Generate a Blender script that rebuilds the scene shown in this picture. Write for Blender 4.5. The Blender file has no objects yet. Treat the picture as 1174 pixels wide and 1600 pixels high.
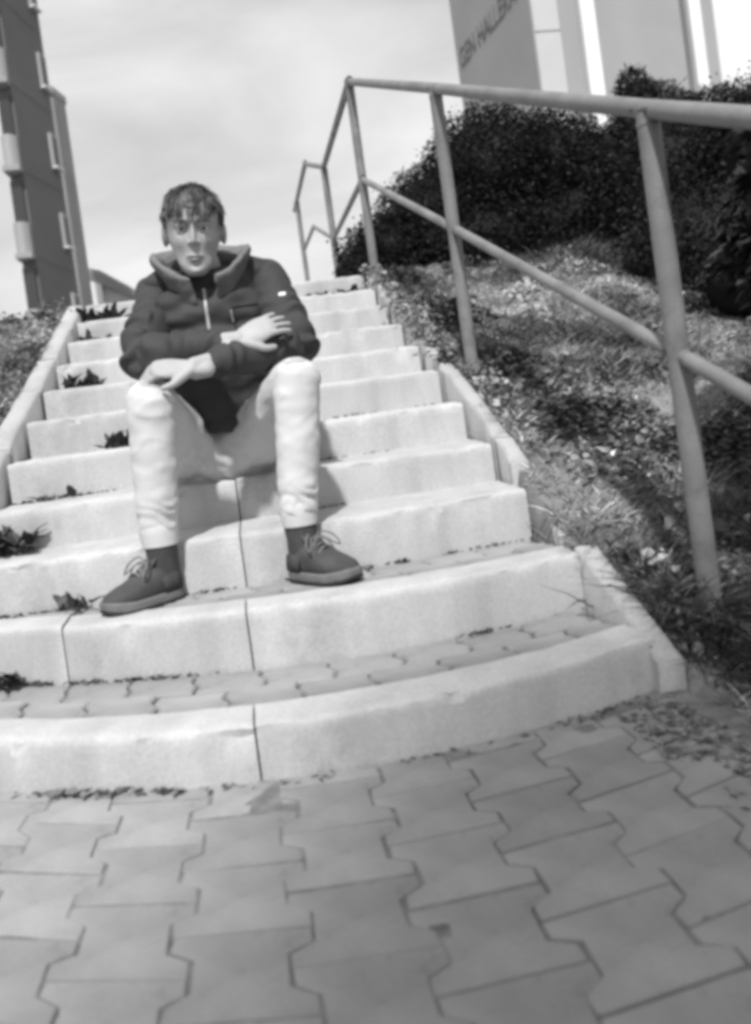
import bpy, bmesh, math, random
import numpy as np
from mathutils import Vector, Matrix, noise as mnoise

random.seed(7)
rng = np.random.default_rng(7)
sc = bpy.context.scene
C = sc.collection
R = math.radians

# ------------------------------------------------------------------ camera
cam_d = bpy.data.cameras.new('camera')
cam = bpy.data.objects.new('camera', cam_d)
C.objects.link(cam)
sc.camera = cam
EYE = Vector((0, 0, 0.631))
right = Vector((0.97918535, -0.15070629, -0.13595467))
up = Vector((0.13715925, -0.0024222, 0.99054605))
fwd = Vector((0.14961083, 0.98857562, -0.01829898))
mw = Matrix((right, up, -fwd)).transposed().to_4x4()
mw.translation = EYE
cam.matrix_world = mw
cam_d.sensor_fit = 'AUTO'
cam_d.sensor_width = 36.0
cam_d.lens = 1252.0 / 1600.0 * 36.0
cam_d.shift_y = -(800.0 - 669.0) / 1600.0
cam_d.clip_start = 0.02
cam_d.clip_end = 5000
cam_d.dof.use_dof = True
cam_d.dof.focus_distance = 2.6
cam_d.dof.aperture_fstop = 2.7

# ------------------------------------------------------------------ world, sun, exposure
SUN_AZ, SUN_EL = 11.0, 54.0      # degrees left of straight behind the camera; height
sdir = Vector((-math.sin(R(SUN_AZ)) * math.cos(R(SUN_EL)), -math.cos(R(SUN_AZ)) * math.cos(R(SUN_EL)), math.sin(R(SUN_EL))))
world = bpy.data.worlds.new('World')
sc.world = world
world.use_nodes = True
wn, wl = world.node_tree.nodes, world.node_tree.links
wn.clear()
w_out = wn.new('ShaderNodeOutputWorld')
w_bg = wn.new('ShaderNodeBackground')
w_bg.inputs['Strength'].default_value = 0.10
sky = wn.new('ShaderNodeTexSky')
sky.sky_type = 'NISHITA'
sky.sun_disc = False
sky.sun_elevation = R(SUN_EL)
sky.sun_rotation = math.atan2(sdir.x, sdir.y)
sky.dust_density = 2.5
bw = wn.new('ShaderNodeRGBToBW')
wl.new(sky.outputs[0], bw.inputs[0])
tc = wn.new('ShaderNodeTexCoord')
mp = wn.new('ShaderNodeMapping')
mp.inputs['Scale'].default_value = (1.0, 1.0, 2.6)
mp.inputs['Rotation'].default_value = (0.25, 0.35, 0.3)
wl.new(tc.outputs['Generated'], mp.inputs[0])
nz = wn.new('ShaderNodeTexNoise')
nz.inputs['Scale'].default_value = 2.3
nz.inputs['Detail'].default_value = 5.0
nz.inputs['Roughness'].default_value = 0.5
nz.inputs['Distortion'].default_value = 0.5
wl.new(mp.outputs[0], nz.inputs['Vector'])
cr = wn.new('ShaderNodeValToRGB')
cr.color_ramp.elements[0].position = 0.34
cr.color_ramp.elements[0].color = (7.2, 7.2, 7.2, 1)
cr.color_ramp.elements[1].position = 0.66
cr.color_ramp.elements[1].color = (11.5, 11.5, 11.5, 1)
wl.new(nz.outputs[0], cr.inputs[0])
mx = wn.new('ShaderNodeMix')
mx.data_type = 'RGBA'
mx.inputs[0].default_value = 0.78
wl.new(bw.outputs[0], mx.inputs[6])
wl.new(cr.outputs[0], mx.inputs[7])
wl.new(mx.outputs[2], w_bg.inputs['Color'])
wl.new(w_bg.outputs[0], w_out.inputs['Surface'])

sun_d = bpy.data.lights.new('sun', 'SUN')
sun_d.energy = 4.6
sun_d.angle = R(2.5)
sun_d.color = (1, 1, 1)
sun = bpy.data.objects.new('sun', sun_d)
C.objects.link(sun)
sun.rotation_euler = sdir.to_track_quat('Z', 'Y').to_euler()
sun.location = sdir * 30

sc.view_settings.view_transform = 'Standard'
sc.view_settings.look = 'None'
sc.view_settings.exposure = -0.04
sc.view_settings.gamma = 1.0
sc.view_settings.use_curve_mapping = False
sc.cycles.filter_width = 4.2
sc.cycles.max_bounces = 6

# ------------------------------------------------------------------ materials (black and white photograph: all greys)
def mat(name, base, rough=0.85, var=0.25, scale=8.0, bump=0.0, bscale=60.0, fine=0.0, rnd=0.0, spec=0.3, attr=None, stain=0.0, streak=0.0):
    m = bpy.data.materials.new(name)
    m.use_nodes = True
    n, l = m.node_tree.nodes, m.node_tree.links
    b = n['Principled BSDF']
    b.inputs['Roughness'].default_value = rough
    b.inputs['Specular IOR Level'].default_value = spec
    co = n.new('ShaderNodeTexCoord')
    t = n.new('ShaderNodeTexNoise')
    t.inputs['Scale'].default_value = scale
    t.inputs['Detail'].default_value = 6
    l.new(co.outputs['Object'], t.inputs['Vector'])
    mr = n.new('ShaderNodeMapRange')
    mr.inputs[1].default_value = 0.3
    mr.inputs[2].default_value = 0.7
    mr.inputs[3].default_value = base * (1 - var)
    mr.inputs[4].default_value = base * (1 + var)
    l.new(t.outputs[0], mr.inputs[0])
    val = mr.outputs[0]
    def mul(a, bsock):
        k = n.new('ShaderNodeMath')
        k.operation = 'MULTIPLY'
        l.new(a, k.inputs[0])
        if isinstance(bsock, (int, float)):
            k.inputs[1].default_value = bsock
        else:
            l.new(bsock, k.inputs[1])
        return k.outputs[0]
    if fine > 0:
        t2 = n.new('ShaderNodeTexNoise')
        t2.inputs['Scale'].default_value = scale * 55
        t2.inputs['Detail'].default_value = 3
        l.new(co.outputs['Object'], t2.inputs['Vector'])
        m2 = n.new('ShaderNodeMapRange')
        m2.inputs[1].default_value = 0.3
        m2.inputs[2].default_value = 0.7
        m2.inputs[3].default_value = 1 - fine
        m2.inputs[4].default_value = 1 + fine
        l.new(t2.outputs[0], m2.inputs[0])
        val = mul(val, m2.outputs[0])
    if stain > 0:
        t3 = n.new('ShaderNodeTexNoise')
        t3.inputs['Scale'].default_value = scale * 0.9
        t3.inputs['Detail'].default_value = 8
        t3.inputs['Roughness'].default_value = 0.7
        mp3 = n.new('ShaderNodeMapping')
        mp3.inputs['Location'].default_value = (3.1, 1.7, 9.2)
        l.new(co.outputs['Object'], mp3.inputs[0])
        l.new(mp3.outputs[0], t3.inputs['Vector'])
        m3 = n.new('ShaderNodeMapRange')
        m3.inputs[1].default_value = 0.56
        m3.inputs[2].default_value = 0.7
        m3.inputs[3].default_value = 1.0
        m3.inputs[4].default_value = 1 - stain
        l.new(t3.outputs[0], m3.inputs[0])
        val = mul(val, m3.outputs[0])
    if streak > 0:
        t5 = n.new('ShaderNodeTexNoise')
        t5.inputs['Scale'].default_value = 26
        t5.inputs['Detail'].default_value = 5
        mp5 = n.new('ShaderNodeMapping')
        mp5.inputs['Scale'].default_value = (.45, .3, .07)
        l.new(co.outputs['Object'], mp5.inputs[0])
        l.new(mp5.outputs[0], t5.inputs['Vector'])
        m5 = n.new('ShaderNodeMapRange')
        m5.inputs[1].default_value = 0.42
        m5.inputs[2].default_value = 0.68
        m5.inputs[3].default_value = 1.04
        m5.inputs[4].default_value = 1 - streak
        l.new(t5.outputs[0], m5.inputs[0])
        val = mul(val, m5.outputs[0])
    if rnd > 0:
        oi = n.new('ShaderNodeObjectInfo')
        m4 = n.new('ShaderNodeMapRange')
        m4.inputs[3].default_value = 1 - rnd
        m4.inputs[4].default_value = 1 + rnd
        l.new(oi.outputs['Random'], m4.inputs[0])
        val = mul(val, m4.outputs[0])
    if attr:
        at = n.new('ShaderNodeAttribute')
        at.attribute_name = attr
        val = mul(val, at.outputs['Fac'])
    cb = n.new('ShaderNodeCombineColor')
    for i in range(3):
        l.new(val, cb.inputs[i])
    l.new(cb.outputs[0], b.inputs['Base Color'])
    if bump > 0:
        tb = n.new('ShaderNodeTexNoise')
        tb.inputs['Scale'].default_value = bscale
        tb.inputs['Detail'].default_value = 5
        l.new(co.outputs['Object'], tb.inputs['Vector'])
        bp = n.new('ShaderNodeBump')
        bp.inputs['Strength'].default_value = bump
        bp.inputs['Distance'].default_value = 0.01
        l.new(tb.outputs[0], bp.inputs['Height'])
        l.new(bp.outputs[0], b.inputs['Normal'])
    return m

M = {}
M['soil'] = mat('soil', 0.17, 0.95, 0.45, 5, 0.8, 40, 0.3)
M['concrete'] = mat('concrete', 0.47, 0.9, 0.09, 2.6, 0.06, 160, 0.10, 0.06, stain=0.30, streak=0.11)
M['concrete_kerb'] = mat('concrete_kerb', 0.41, 0.9, 0.12, 3, 0.08, 150, 0.12, 0.08, stain=0.2)
M['paver'] = mat('paver', 0.28, 0.9, 0.16, 9, 0.12, 150, 0.14, 0.09, stain=0.34)
M['sand_joint'] = mat('sand_joint', 0.19, 0.98, 0.4, 25, 0.5, 120, 0.2)
M['metal_rail'] = mat('metal_rail', 0.19, 0.55, 0.22, 9, 0.12, 120, 0.08, spec=0.35, stain=0.35)
M['grass'] = mat('grass', 0.25, 0.75, 0.1, 3, attr='tone')
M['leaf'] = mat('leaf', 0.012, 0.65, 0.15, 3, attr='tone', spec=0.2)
M['weed_leaf'] = mat('weed_leaf', 0.055, 0.65, 0.3, 12, rnd=0.35)
M['bark'] = mat('bark', 0.06, 0.9, 0.3, 20, 0.5, 60)
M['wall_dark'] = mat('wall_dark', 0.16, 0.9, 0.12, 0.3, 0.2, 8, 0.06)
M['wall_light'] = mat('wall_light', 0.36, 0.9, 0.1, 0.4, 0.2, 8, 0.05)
M['wall_mid'] = mat('wall_mid', 0.30, 0.9, 0.12, 0.4, 0.2, 8, 0.06)
M['wall_side'] = mat('wall_side', 0.33, 0.9, 0.08, 0.4, 0.1, 8, 0.04)
M['wall_white'] = mat('wall_white', 0.75, 0.85, 0.05, 0.6)
M['wall_pale'] = mat('wall_pale', 0.5, 0.9, 0.08, 0.4)
M['glass_dark'] = mat('glass_dark', 0.04, 0.15, 0.1, 2, spec=0.6)
M['letter'] = mat('letter', 0.14, 0.8, 0.2, 1)
M['roof'] = mat('roof', 0.3, 0.9, 0.15, 0.6)
M['skin'] = mat('skin', 0.38, 0.55, 0.08, 14, 0.1, 160, 0.04, spec=0.35)
M['lip'] = mat('lip', 0.22, 0.5, 0.1, 30)
M['hair'] = mat('hair', 0.085, 0.5, 0.3, 30, spec=0.4, attr='tone')
M['brow'] = mat('brow', 0.13, 0.7, 0.2, 40)
M['eye_white'] = mat('eye_white', 0.6, 0.25, 0.02, 10)
M['iris'] = mat('iris', 0.05, 0.2, 0.1, 40)
M['jacket'] = mat('jacket', 0.045, 0.72, 0.2, 7, 0.10, 260, 0.12, spec=0.3)
M['hood_cloth'] = mat('hood_cloth', 0.17, 0.8, 0.2, 9, 0.10, 260, 0.12)
M['jacket_trim'] = mat('jacket_trim', 0.03, 0.8, 0.2, 20, 0.3, 300)
M['hood_lining'] = mat('hood_lining', 0.16, 0.85, 0.15, 12, 0.2, 200)
M['zip_metal'] = mat('zip_metal', 0.45, 0.4, 0.1, 60, spec=0.6)
M['tag_white'] = mat('tag_white', 0.8, 0.7, 0.03, 50)
M['trouser'] = mat('trouser', 0.58, 0.9, 0.06, 9, 0.08, 300, 0.05)
M['sock'] = mat('sock', 0.06, 0.9, 0.2, 30, 0.3, 300)
M['shoe'] = mat('shoe', 0.065, 0.8, 0.2, 18, 0.3, 260, 0.12)
M['shoe_dark'] = mat('shoe_dark', 0.05, 0.8, 0.2, 18, 0.3, 260)
M['rubber'] = mat('rubber', 0.15, 0.7, 0.15, 20, 0.15, 160, 0.1)
M['outsole'] = mat('outsole', 0.03, 0.8, 0.2, 20)
M['lace'] = mat('lace', 0.16, 0.85, 0.15, 60)

# ------------------------------------------------------------------ helpers
ORG = {}
def empty(name, loc, label=None, cat=None, group=None, kind=None):
    o = bpy.data.objects.new(name, None)
    o.empty_display_size = 0.1
    C.objects.link(o)
    o.location = loc
    ORG[o.name] = np.array(loc, float)
    tag(o, label, cat, group, kind)
    return o

def tag(o, label=None, cat=None, group=None, kind=None):
    if label: o['label'] = label
    if cat: o['category'] = cat
    if group: o['group'] = group
    if kind: o['kind'] = kind
    return o

def org(p):
    return ORG.get(p.name, np.zeros(3)) if p is not None else np.zeros(3)

def link(name, me, parent=None, m=None, smooth=None, loc=None):
    o = bpy.data.objects.new(name, me)
    C.objects.link(o)
    if m is not None and not me.materials:
        me.materials.append(M[m] if isinstance(m, str) else m)
    if parent is not None:
        o.parent = parent
        ORG[o.name] = org(parent)
    if loc is not None:
        o.location = Vector(loc) - Vector(org(parent))
        ORG[o.name] = np.array(loc, float)
    if smooth is not None:
        me.shade_smooth()
        if smooth < 179:
            me.set_sharp_from_angle(angle=R(smooth))
    return o

def mesh(name, V, F, m=None, parent=None, smooth=None, origin=None):
    """V in world coordinates; the object's origin is its parent's (or ORIGIN)."""
    V = np.asarray(V, float)
    base = org(parent) if origin is None else np.asarray(origin, float)
    me = bpy.data.meshes.new(name)
    me.from_pydata((V - base).tolist(), [], [list(map(int, f)) for f in F])
    me.update()
    o = link(name, me, parent, m, smooth)
    if origin is not None:
        o.location = Vector(base - org(parent))
        ORG[o.name] = base
    return o

class MB:
    def __init__(s): s.V = []; s.F = []
    def add(s, V, F):
        k = len(s.V)
        s.V += [tuple(v) for v in V]
        s.F += [[i + k for i in f] for f in F]
        return s
    def box(s, x0, x1, y0, y1, z0, z1):
        V = [(x, y, z) for z in (z0, z1) for y in (y0, y1) for x in (x0, x1)]
        return s.add(V, [(0, 2, 3, 1), (4, 5, 7, 6), (0, 1, 5, 4), (2, 6, 7, 3), (0, 4, 6, 2), (1, 3, 7, 5)])
    def obox(s, c, ax, ay, az, hx, hy, hz):
        c, ax, ay, az = (np.asarray(a, float) for a in (c, ax, ay, az))
        V = [c + ax * i * hx + ay * j * hy + az * k * hz for k in (-1, 1) for j in (-1, 1) for i in (-1, 1)]
        return s.add(V, [(0, 2, 3, 1), (4, 5, 7, 6), (0, 1, 5, 4), (2, 6, 7, 3), (0, 4, 6, 2), (1, 3, 7, 5)])
    def build(s, name, m, parent=None, smooth=None, origin=None):
        return mesh(name, s.V, s.F, m, parent, smooth, origin)

def catmull(P, n):
    P = np.asarray(P, float)
    if len(P) == 2:
        t = np.linspace(0, 1, n + 1)[:, None]
        return P[0] * (1 - t) + P[1] * t
    Q = np.vstack([2 * P[0] - P[1], P, 2 * P[-1] - P[-2]])
    out = []
    for i in range(1, len(Q) - 2):
        for k in range(n):
            t = k / n
            a, b, c, d = Q[i - 1], Q[i], Q[i + 1], Q[i + 2]
            out.append(0.5 * (2 * b + (c - a) * t + (2 * a - 5 * b + 4 * c - d) * t * t + (3 * b - a - 3 * c + d) * t ** 3))
    out.append(P[-1])
    return np.array(out)

def tube(path, rad, seg=14, n=6, side=None, cap=True, power=2.0):
    """closed tube through PATH with radii RAD (r or (r_side, r_other)) -> V, F"""
    rad = np.array([(r, r) if np.isscalar(r) else r for r in rad], float)
    D = catmull(np.hstack([np.asarray(path, float), rad]), n)
    P, Rd = D[:, :3], np.maximum(D[:, 3:], 1e-4)
    T = np.gradient(P, axis=0)
    T /= np.linalg.norm(T, axis=1)[:, None] + 1e-12
    if cap:
        h = [(0.35, 0.94), (0.7, 0.72), (0.95, 0.32)]
        r0, r1 = Rd[0].mean(), Rd[-1].mean()
        pre = [(P[0] - T[0] * r0 * a, Rd[0] * b, T[0]) for a, b in reversed(h)]
        post = [(P[-1] + T[-1] * r1 * a, Rd[-1] * b, T[-1]) for a, b in h]
        P = np.vstack([[p[0] for p in pre], P, [p[0] for p in post]])
        Rd = np.vstack([[p[1] for p in pre], Rd, [p[1] for p in post]])
        T = np.vstack([[p[2] for p in pre], T, [p[2] for p in post]])
    if side is None:
        side = np.array([1, 0, 0]) if abs(T[0][0]) < 0.8 else np.array([0, 0, 1])
    s = np.asarray(side, float)
    V, F = [], []
    ang = np.linspace(0, 2 * math.pi, seg, endpoint=False)
    ca, sa = np.cos(ang), np.sin(ang)
    if power != 2.0:
        ca = np.sign(ca) * np.abs(ca) ** (2 / power); sa = np.sign(sa) * np.abs(sa) ** (2 / power)
    for i in range(len(P)):
        a = s - T[i] * (s @ T[i])
        a /= np.linalg.norm(a) + 1e-12
        b = np.cross(T[i], a)
        V.append(P[i] + np.outer(ca, a) * Rd[i][0] + np.outer(sa, b) * Rd[i][1])
    N = len(P)
    for i in range(N - 1):
        for j in range(seg):
            k = (j + 1) % seg
            F.append((i * seg + j, i * seg + k, (i + 1) * seg + k, (i + 1) * seg + j))
    F.append(tuple(reversed(range(seg))))
    F.append(tuple((N - 1) * seg + j for j in range(seg)))
    return np.vstack(V), F

def ellipsoid(c, r, seg=24, rings=16, rot=None):
    V, F = [], []
    for i in range(rings + 1):
        th = math.pi * i / rings
        for j in range(seg):
            ph = 2 * math.pi * j / seg
            V.append((r[0] * math.sin(th) * math.cos(ph), r[1] * math.sin(th) * math.sin(ph), r[2] * math.cos(th)))
    for i in range(rings):
        for j in range(seg):
            k = (j + 1) % seg
            F.append((i * seg + j, (i + 1) * seg + j, (i + 1) * seg + k, i * seg + k))
    V = np.array(V)
    if rot is not None:
        V = V @ np.array(rot).T
    return V + np.asarray(c), F

def remesh(V, F, voxel, smooth=4, fac=0.5):
    me = bpy.data.meshes.new('tmp')
    me.from_pydata([tuple(v) for v in V], [], [list(map(int, f)) for f in F])
    bm = bmesh.new(); bm.from_mesh(me)
    bmesh.ops.remove_doubles(bm, verts=bm.verts, dist=1e-6)
    bmesh.ops.recalc_face_normals(bm, faces=bm.faces)
    bm.to_mesh(me); bm.free()
    o = bpy.data.objects.new('tmp', me)
    C.objects.link(o)
    md = o.modifiers.new('r', 'REMESH'); md.mode = 'VOXEL'; md.voxel_size = voxel
    if smooth:
        ms = o.modifiers.new('s', 'SMOOTH'); ms.factor = fac; ms.iterations = smooth
    dg = bpy.context.evaluated_depsgraph_get()
    ev = bpy.data.meshes.new_from_object(o.evaluated_get(dg))
    nv = len(ev.vertices)
    co = np.empty(nv * 3); ev.vertices.foreach_get('co', co)
    no = np.empty(nv * 3); ev.vertices.foreach_get('normal', no)
    FF = [tuple(p.vertices) for p in ev.polygons]
    bpy.data.objects.remove(o); bpy.data.meshes.remove(me); bpy.data.meshes.remove(ev)
    return co.reshape(-1, 3), FF, no.reshape(-1, 3)

def fbm(p, s, o=3):
    return mnoise.fractal(Vector(p) * s, 1.0, 2.0, o)

def strips(name, P, D, L, W, tone, m, parent=None, bend=None, segs=2, origin=None):
    """many tapered blades at once: base P, direction D (unit), length L, width W"""
    n = len(P)
    sidev = np.cross(D, rng.normal(size=(n, 3)))
    sidev /= np.linalg.norm(sidev, axis=1)[:, None] + 1e-9
    B = np.zeros((n, 3)) if bend is None else bend
    V, F = [], []
    prof = [0.6, 1.0, 0.75, 0.0] if segs == 3 else ([0.9, 0.8, 0.0] if segs == 2 else [1, 0])
    idx = []
    cnt = 0
    for k in range(segs + 1):
        t = k / segs
        c = P + D * (L * t)[:, None] + B * (t * t * L)[:, None]
        if prof[k] == 0:
            V.append(c); idx.append((cnt,)); cnt += n
        else:
            V.append(c - sidev * (W * prof[k] * 0.5)[:, None])
            V.append(c + sidev * (W * prof[k] * 0.5)[:, None])
            idx.append((cnt, cnt + n)); cnt += 2 * n
    V = np.vstack(V)
    ar = np.arange(n)
    faces = []
    for k in range(segs):
        a, b = idx[k], idx[k + 1]
        if len(b) == 2:
            faces.append(np.stack([ar + a[0], ar + a[1], ar + b[1], ar + b[0]], 1))
        else:
            faces.append(np.stack([ar + a[0], ar + a[1], ar + b[0]], 1))
    base = org(parent) if origin is None else np.asarray(origin, float)
    me = bpy.data.meshes.new(name)
    tot = sum(f.shape[0] for f in faces)
    me.vertices.add(len(V)); me.vertices.foreach_set('co', (V - base).ravel())
    lt = np.concatenate([np.full(f.shape[0], f.shape[1]) for f in faces])
    li = np.concatenate([f.ravel() for f in faces])
    me.loops.add(len(li)); me.loops.foreach_set('vertex_index', li.astype(np.int32))
    me.polygons.add(tot)
    me.polygons.foreach_set('loop_start', np.concatenate([[0], np.cumsum(lt)[:-1]]).astype(np.int32))
    me.update(calc_edges=True); me.validate()
    a = me.attributes.new('tone', 'FLOAT', 'POINT')
    tv = np.concatenate([np.tile(tone, len(i)) for i in idx])
    a.data.foreach_set('value', tv.astype(np.float32))
    o = link(name, me, parent, m)
    if origin is not None:
        o.location = Vector(base - org(parent)); ORG[o.name] = base
    return o

# ------------------------------------------------------------------ the lie of the land
XL, XR = -0.772, 0.712           # clear width of the stairs
NZ = [0, .105, .237, .372, .497, .630, .765, .888, 1.014, 1.142, 1.270, 1.397]
QC = {1: (.35, -.156, 1.450), 2: (.29, -.18, 1.805), 3: (.15, -.08, 2.095), 4: (.06, -.03, 2.370)}
def ny(n, x):
    if n in QC:
        a, b, c = QC[n]; return a * x * x + b * x + c
    return 1.502 + (n - 1) * .2865
def line_h(y):
    """height of the line of nosings at depth y"""
    if y < 1.25: return 0.0
    h = .11 + (y - 1.5) * .4497
    h = max(0.0, h)
    if y > 4.36: h = 1.393 + (0 if y < 5.9 else min((y - 5.9) * .35, .42))
    return h
def ground_h(x, y):
    inside = 1.0
    d = max(XL - 0.03 - x, x - XR - 0.03)
    if 1.87 < y < 2.26 and x > 0: d = max(d, (x - XR - .008) * 3)
    lh = line_h(y)
    bank = lh - 0.02 - (0.05 if y < 1.9 else 0.05 * max(0, 1 - (y - 1.9) / .5)) * (1 if y > 1.3 else 0)
    bank = max(bank, -0.012)
    if y > 1.2:
        bank += 0.035 * fbm((x, y, 0.3), 1.6) * min(1, max(0, d) * 3)
    if d < 0:
        return (lh - 0.24 if y > 1.3 else -0.045) if y < 4.5 else lh - 0.05
    t = min(1, d / 0.06)
    low = lh - 0.24 if y > 1.3 else -0.045
    h = low + (bank - low) * t
    if y < 1.36 and XL - 1.8 < x < 0.66 + (1.41 - y) * .22: h = min(h, -0.045)
    return h
xs = sorted(set(list(np.round(np.arange(-3.0, 5.0, .06), 3)) + list(np.round(np.arange(-.84, -.76, .02), 3)) + list(np.round(np.arange(.70, .82, .02), 3)) +
     [-3000, -800, -250, -90, -40, -20, -12, -8, -6, -5, -4, -3.5, 5.5, 6, 7, 9, 12, 20, 40, 90, 250, 800, 3000]))
ys = sorted(set(list(np.round(np.arange(-.4, 7.6, .06), 3)) + [-3000, -800, -200, -80, -30, -12, -6, -3, -1.5, -.8, 8, 9, 10, 12, 15, 20, 30, 50, 90, 250, 800, 3000]))
GV = [(x, y, ground_h(x, y)) for y in ys for x in xs]
nx = len(xs)
GF = [(j * nx + i, j * nx + i + 1, (j + 1) * nx + i + 1, (j + 1) * nx + i) for j in range(len(ys) - 1) for i in range(nx - 1)]
ground = mesh('ground', GV, GF, 'soil', smooth=179)
tag(ground, kind='structure')

# ------------------------------------------------------------------ paving in front: interlocking I-shaped pavers
PIT, PLEN, AMP = 0.150, 0.157, 0.015
def q1(x): return .35 * x * x - .156 * x
pavement = MB()
_px = list(np.arange(-1.4, .93, .018)); _py = list(np.arange(.45, 1.80, .018))
_V = [(x, y, min(-.0004, -.0030 + .0040 * fbm((x * 1.0, y, 2.2), 7, 4)) if y < ny(1, x) + .05 else -.04) for y in _py for x in _px]
_n = len(_px)
pavement.add(_V, [(k * _n + q, k * _n + q + 1, (k + 1) * _n + q + 1, (k + 1) * _n + q) for k in range(len(_py) - 1) for q in range(_n - 1) if _py[k] < ny(1, _px[q]) + .04])
pavement.box(-2.55, -1.405, -1.6, 1.40, -.040, -.006).box(-1.40, .92, -1.6, .445, -.040, -.004)
pv = pavement.build('pavement', 'sand_joint', origin=(0, 0, -.04))
tag(pv, kind='structure')

def paver_outline():
    w, a, L = PIT / 2, AMP, PLEN / 2
    g = 0.0020
    pts = [(-(w + a), -L), (w + a, -L), (w + a, -L * .62), (w - a, -L * .38), (w - a, L * .38), (w + a, L * .62), (w + a, L), (-(w + a), L), (-(w + a), L * .62), (-(w - a), L * .38), (-(w - a), -L * .38), (-(w + a), -L * .62)]
    return [(x - math.copysign(g, x), y - math.copysign(g if abs(y) > L * .9 else 0, y)) for x, y in pts]
OUT = paver_outline()
def paver(cx, cy, outline, shear, clip, parent, zt=0.0, th=.05):
    dz = random.uniform(-.0007, .0007)
    tx, ty = random.uniform(-.006, .006), random.uniform(-.006, .006)
    jx, jy = random.uniform(-.0015, .0015), random.uniform(-.0015, .0015)
    n = len(outline)
    outline = [(x + random.gauss(0, .0011), y + random.gauss(0, .0011)) for x, y in outline]
    V, F = [], []
    def put(sc_, z):
        for x, y in outline:
            X = cx + jx + x * sc_; Yl = cy + jy + y * sc_
            Y = Yl + shear(X)
            V.append((X, clip(X, Y), zt + z + dz + tx * x + ty * y))
    put(1.0, -th); put(1.0, -.0032); put(.990, -.0010); put(.972, 0.0)
    for k in range(3):
        for i in range(n):
            j = (i + 1) % n
            F.append((k * n + i, k * n + j, (k + 1) * n + j, (k + 1) * n + i))
    F.append(tuple(3 * n + i for i in range(n)))
    return mesh('paver', V, F, 'paver', parent, None, origin=(cx, cy + shear(cx), zt))
cnt = 0
for i in range(-14, 7):
    cx = -0.028 + .075 + i * PIT
    off = PLEN / 2 if i % 2 else 0
    for j in range(-4, 10):
        cy = 1.172 + off + j * PLEN - PLEN
        Y = cy + q1(cx)
        lim = ny(1, cx) - .006
        if Y - PLEN / 2 > lim - .03: continue
        # only where the camera could see or just beside it
        if Y < 0.52 or cx < -1.25 - 0: continue
        if cx > .66 + (1.41 - Y) * .22: continue
        paver(cx, cy, OUT, q1, lambda X, Yv: min(Yv, ny(1, X) - .006), pv)
        cnt += 1

# ------------------------------------------------------------------ staircase
stair = empty('staircase', (-.03, 1.45, 0), 'worn pale concrete outdoor staircase with kerb stone risers climbing the bank', 'staircase')
KD = 0.105
def jitter(p, amp=.0022, s=14):
    return (p[0], p[1] + amp * fbm((p[0] + 5, p[1], p[2]), s), p[2] + amp * fbm((p[0], p[1] + 9, p[2]), s))
def riser_stone(n, x0, x1):
    zt, zb = NZ[n], NZ[n - 1] - .05
    dzl, dzr = random.uniform(-.003, .003), random.uniform(-.003, .003)
    dy = random.uniform(-.004, .004)
    ch = random.uniform(.010, .016)
    sec = [(0, zb - zt), (0, (zb - zt) * .5), (0, -ch * 2.2), (0.000, -ch * 1.1), (ch * .25, -ch * .4), (ch * .9, -.0015), (ch * 2, 0), (KD * .6, 0.001), (KD, 0.0015), (KD, zb - zt)]
    N = max(3, int((x1 - x0) / .022))
    V, F = [], []
    m = len(sec)
    for i in range(N + 1):
        t = i / N
        x = x0 + (x1 - x0) * t
        e = min(t, 1 - t) * (x1 - x0)
        rnd = max(0, 1 - e / .012)
        for k, (a, b) in enumerate(sec):
            chip = 0.0
            if 3 <= k <= 6:
                c = fbm((x * 1.0 + n * 7, b, 0.5), 22)
                chip = max(0, c - .18) * .030
            z = zt + b + (dzl * (1 - t) + dzr * t) - chip * .7 - (rnd * .004 if k in (4, 5, 6, 7) else 0)
            y = ny(n, x) + a + dy + chip * (1 if k < 6 else 0) + (rnd * .004 if k <= 4 else 0)
            V.append(jitter((x, y, z)))
    for i in range(N):
        for k in range(m):
            q = (k + 1) % m
            F.append((i * m + k, (i + 1) * m + k, (i + 1) * m + q, i * m + q))
    F.append(tuple(range(m)))
    F.append(tuple(reversed([N * m + k for k in range(m)])))
    return mesh('riser_stone', V, F, 'concrete', stair, 50, origin=((x0 + x1) / 2, ny(n, (x0 + x1) / 2), zb))
XJ = -.072
joints = {1: [-.95, XJ, .745], 2: [-.82, -.505, XJ, .725], 3: [XL, XJ, XR], 4: [XL, XJ, XR]}
for n in range(1, 12):
    js = joints.get(n, [XL, XJ + random.uniform(-.004, .004), XR])
    for a, b in zip(js[:-1], js[1:]):
        riser_stone(n, a + .0020, b - .0020)
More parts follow.
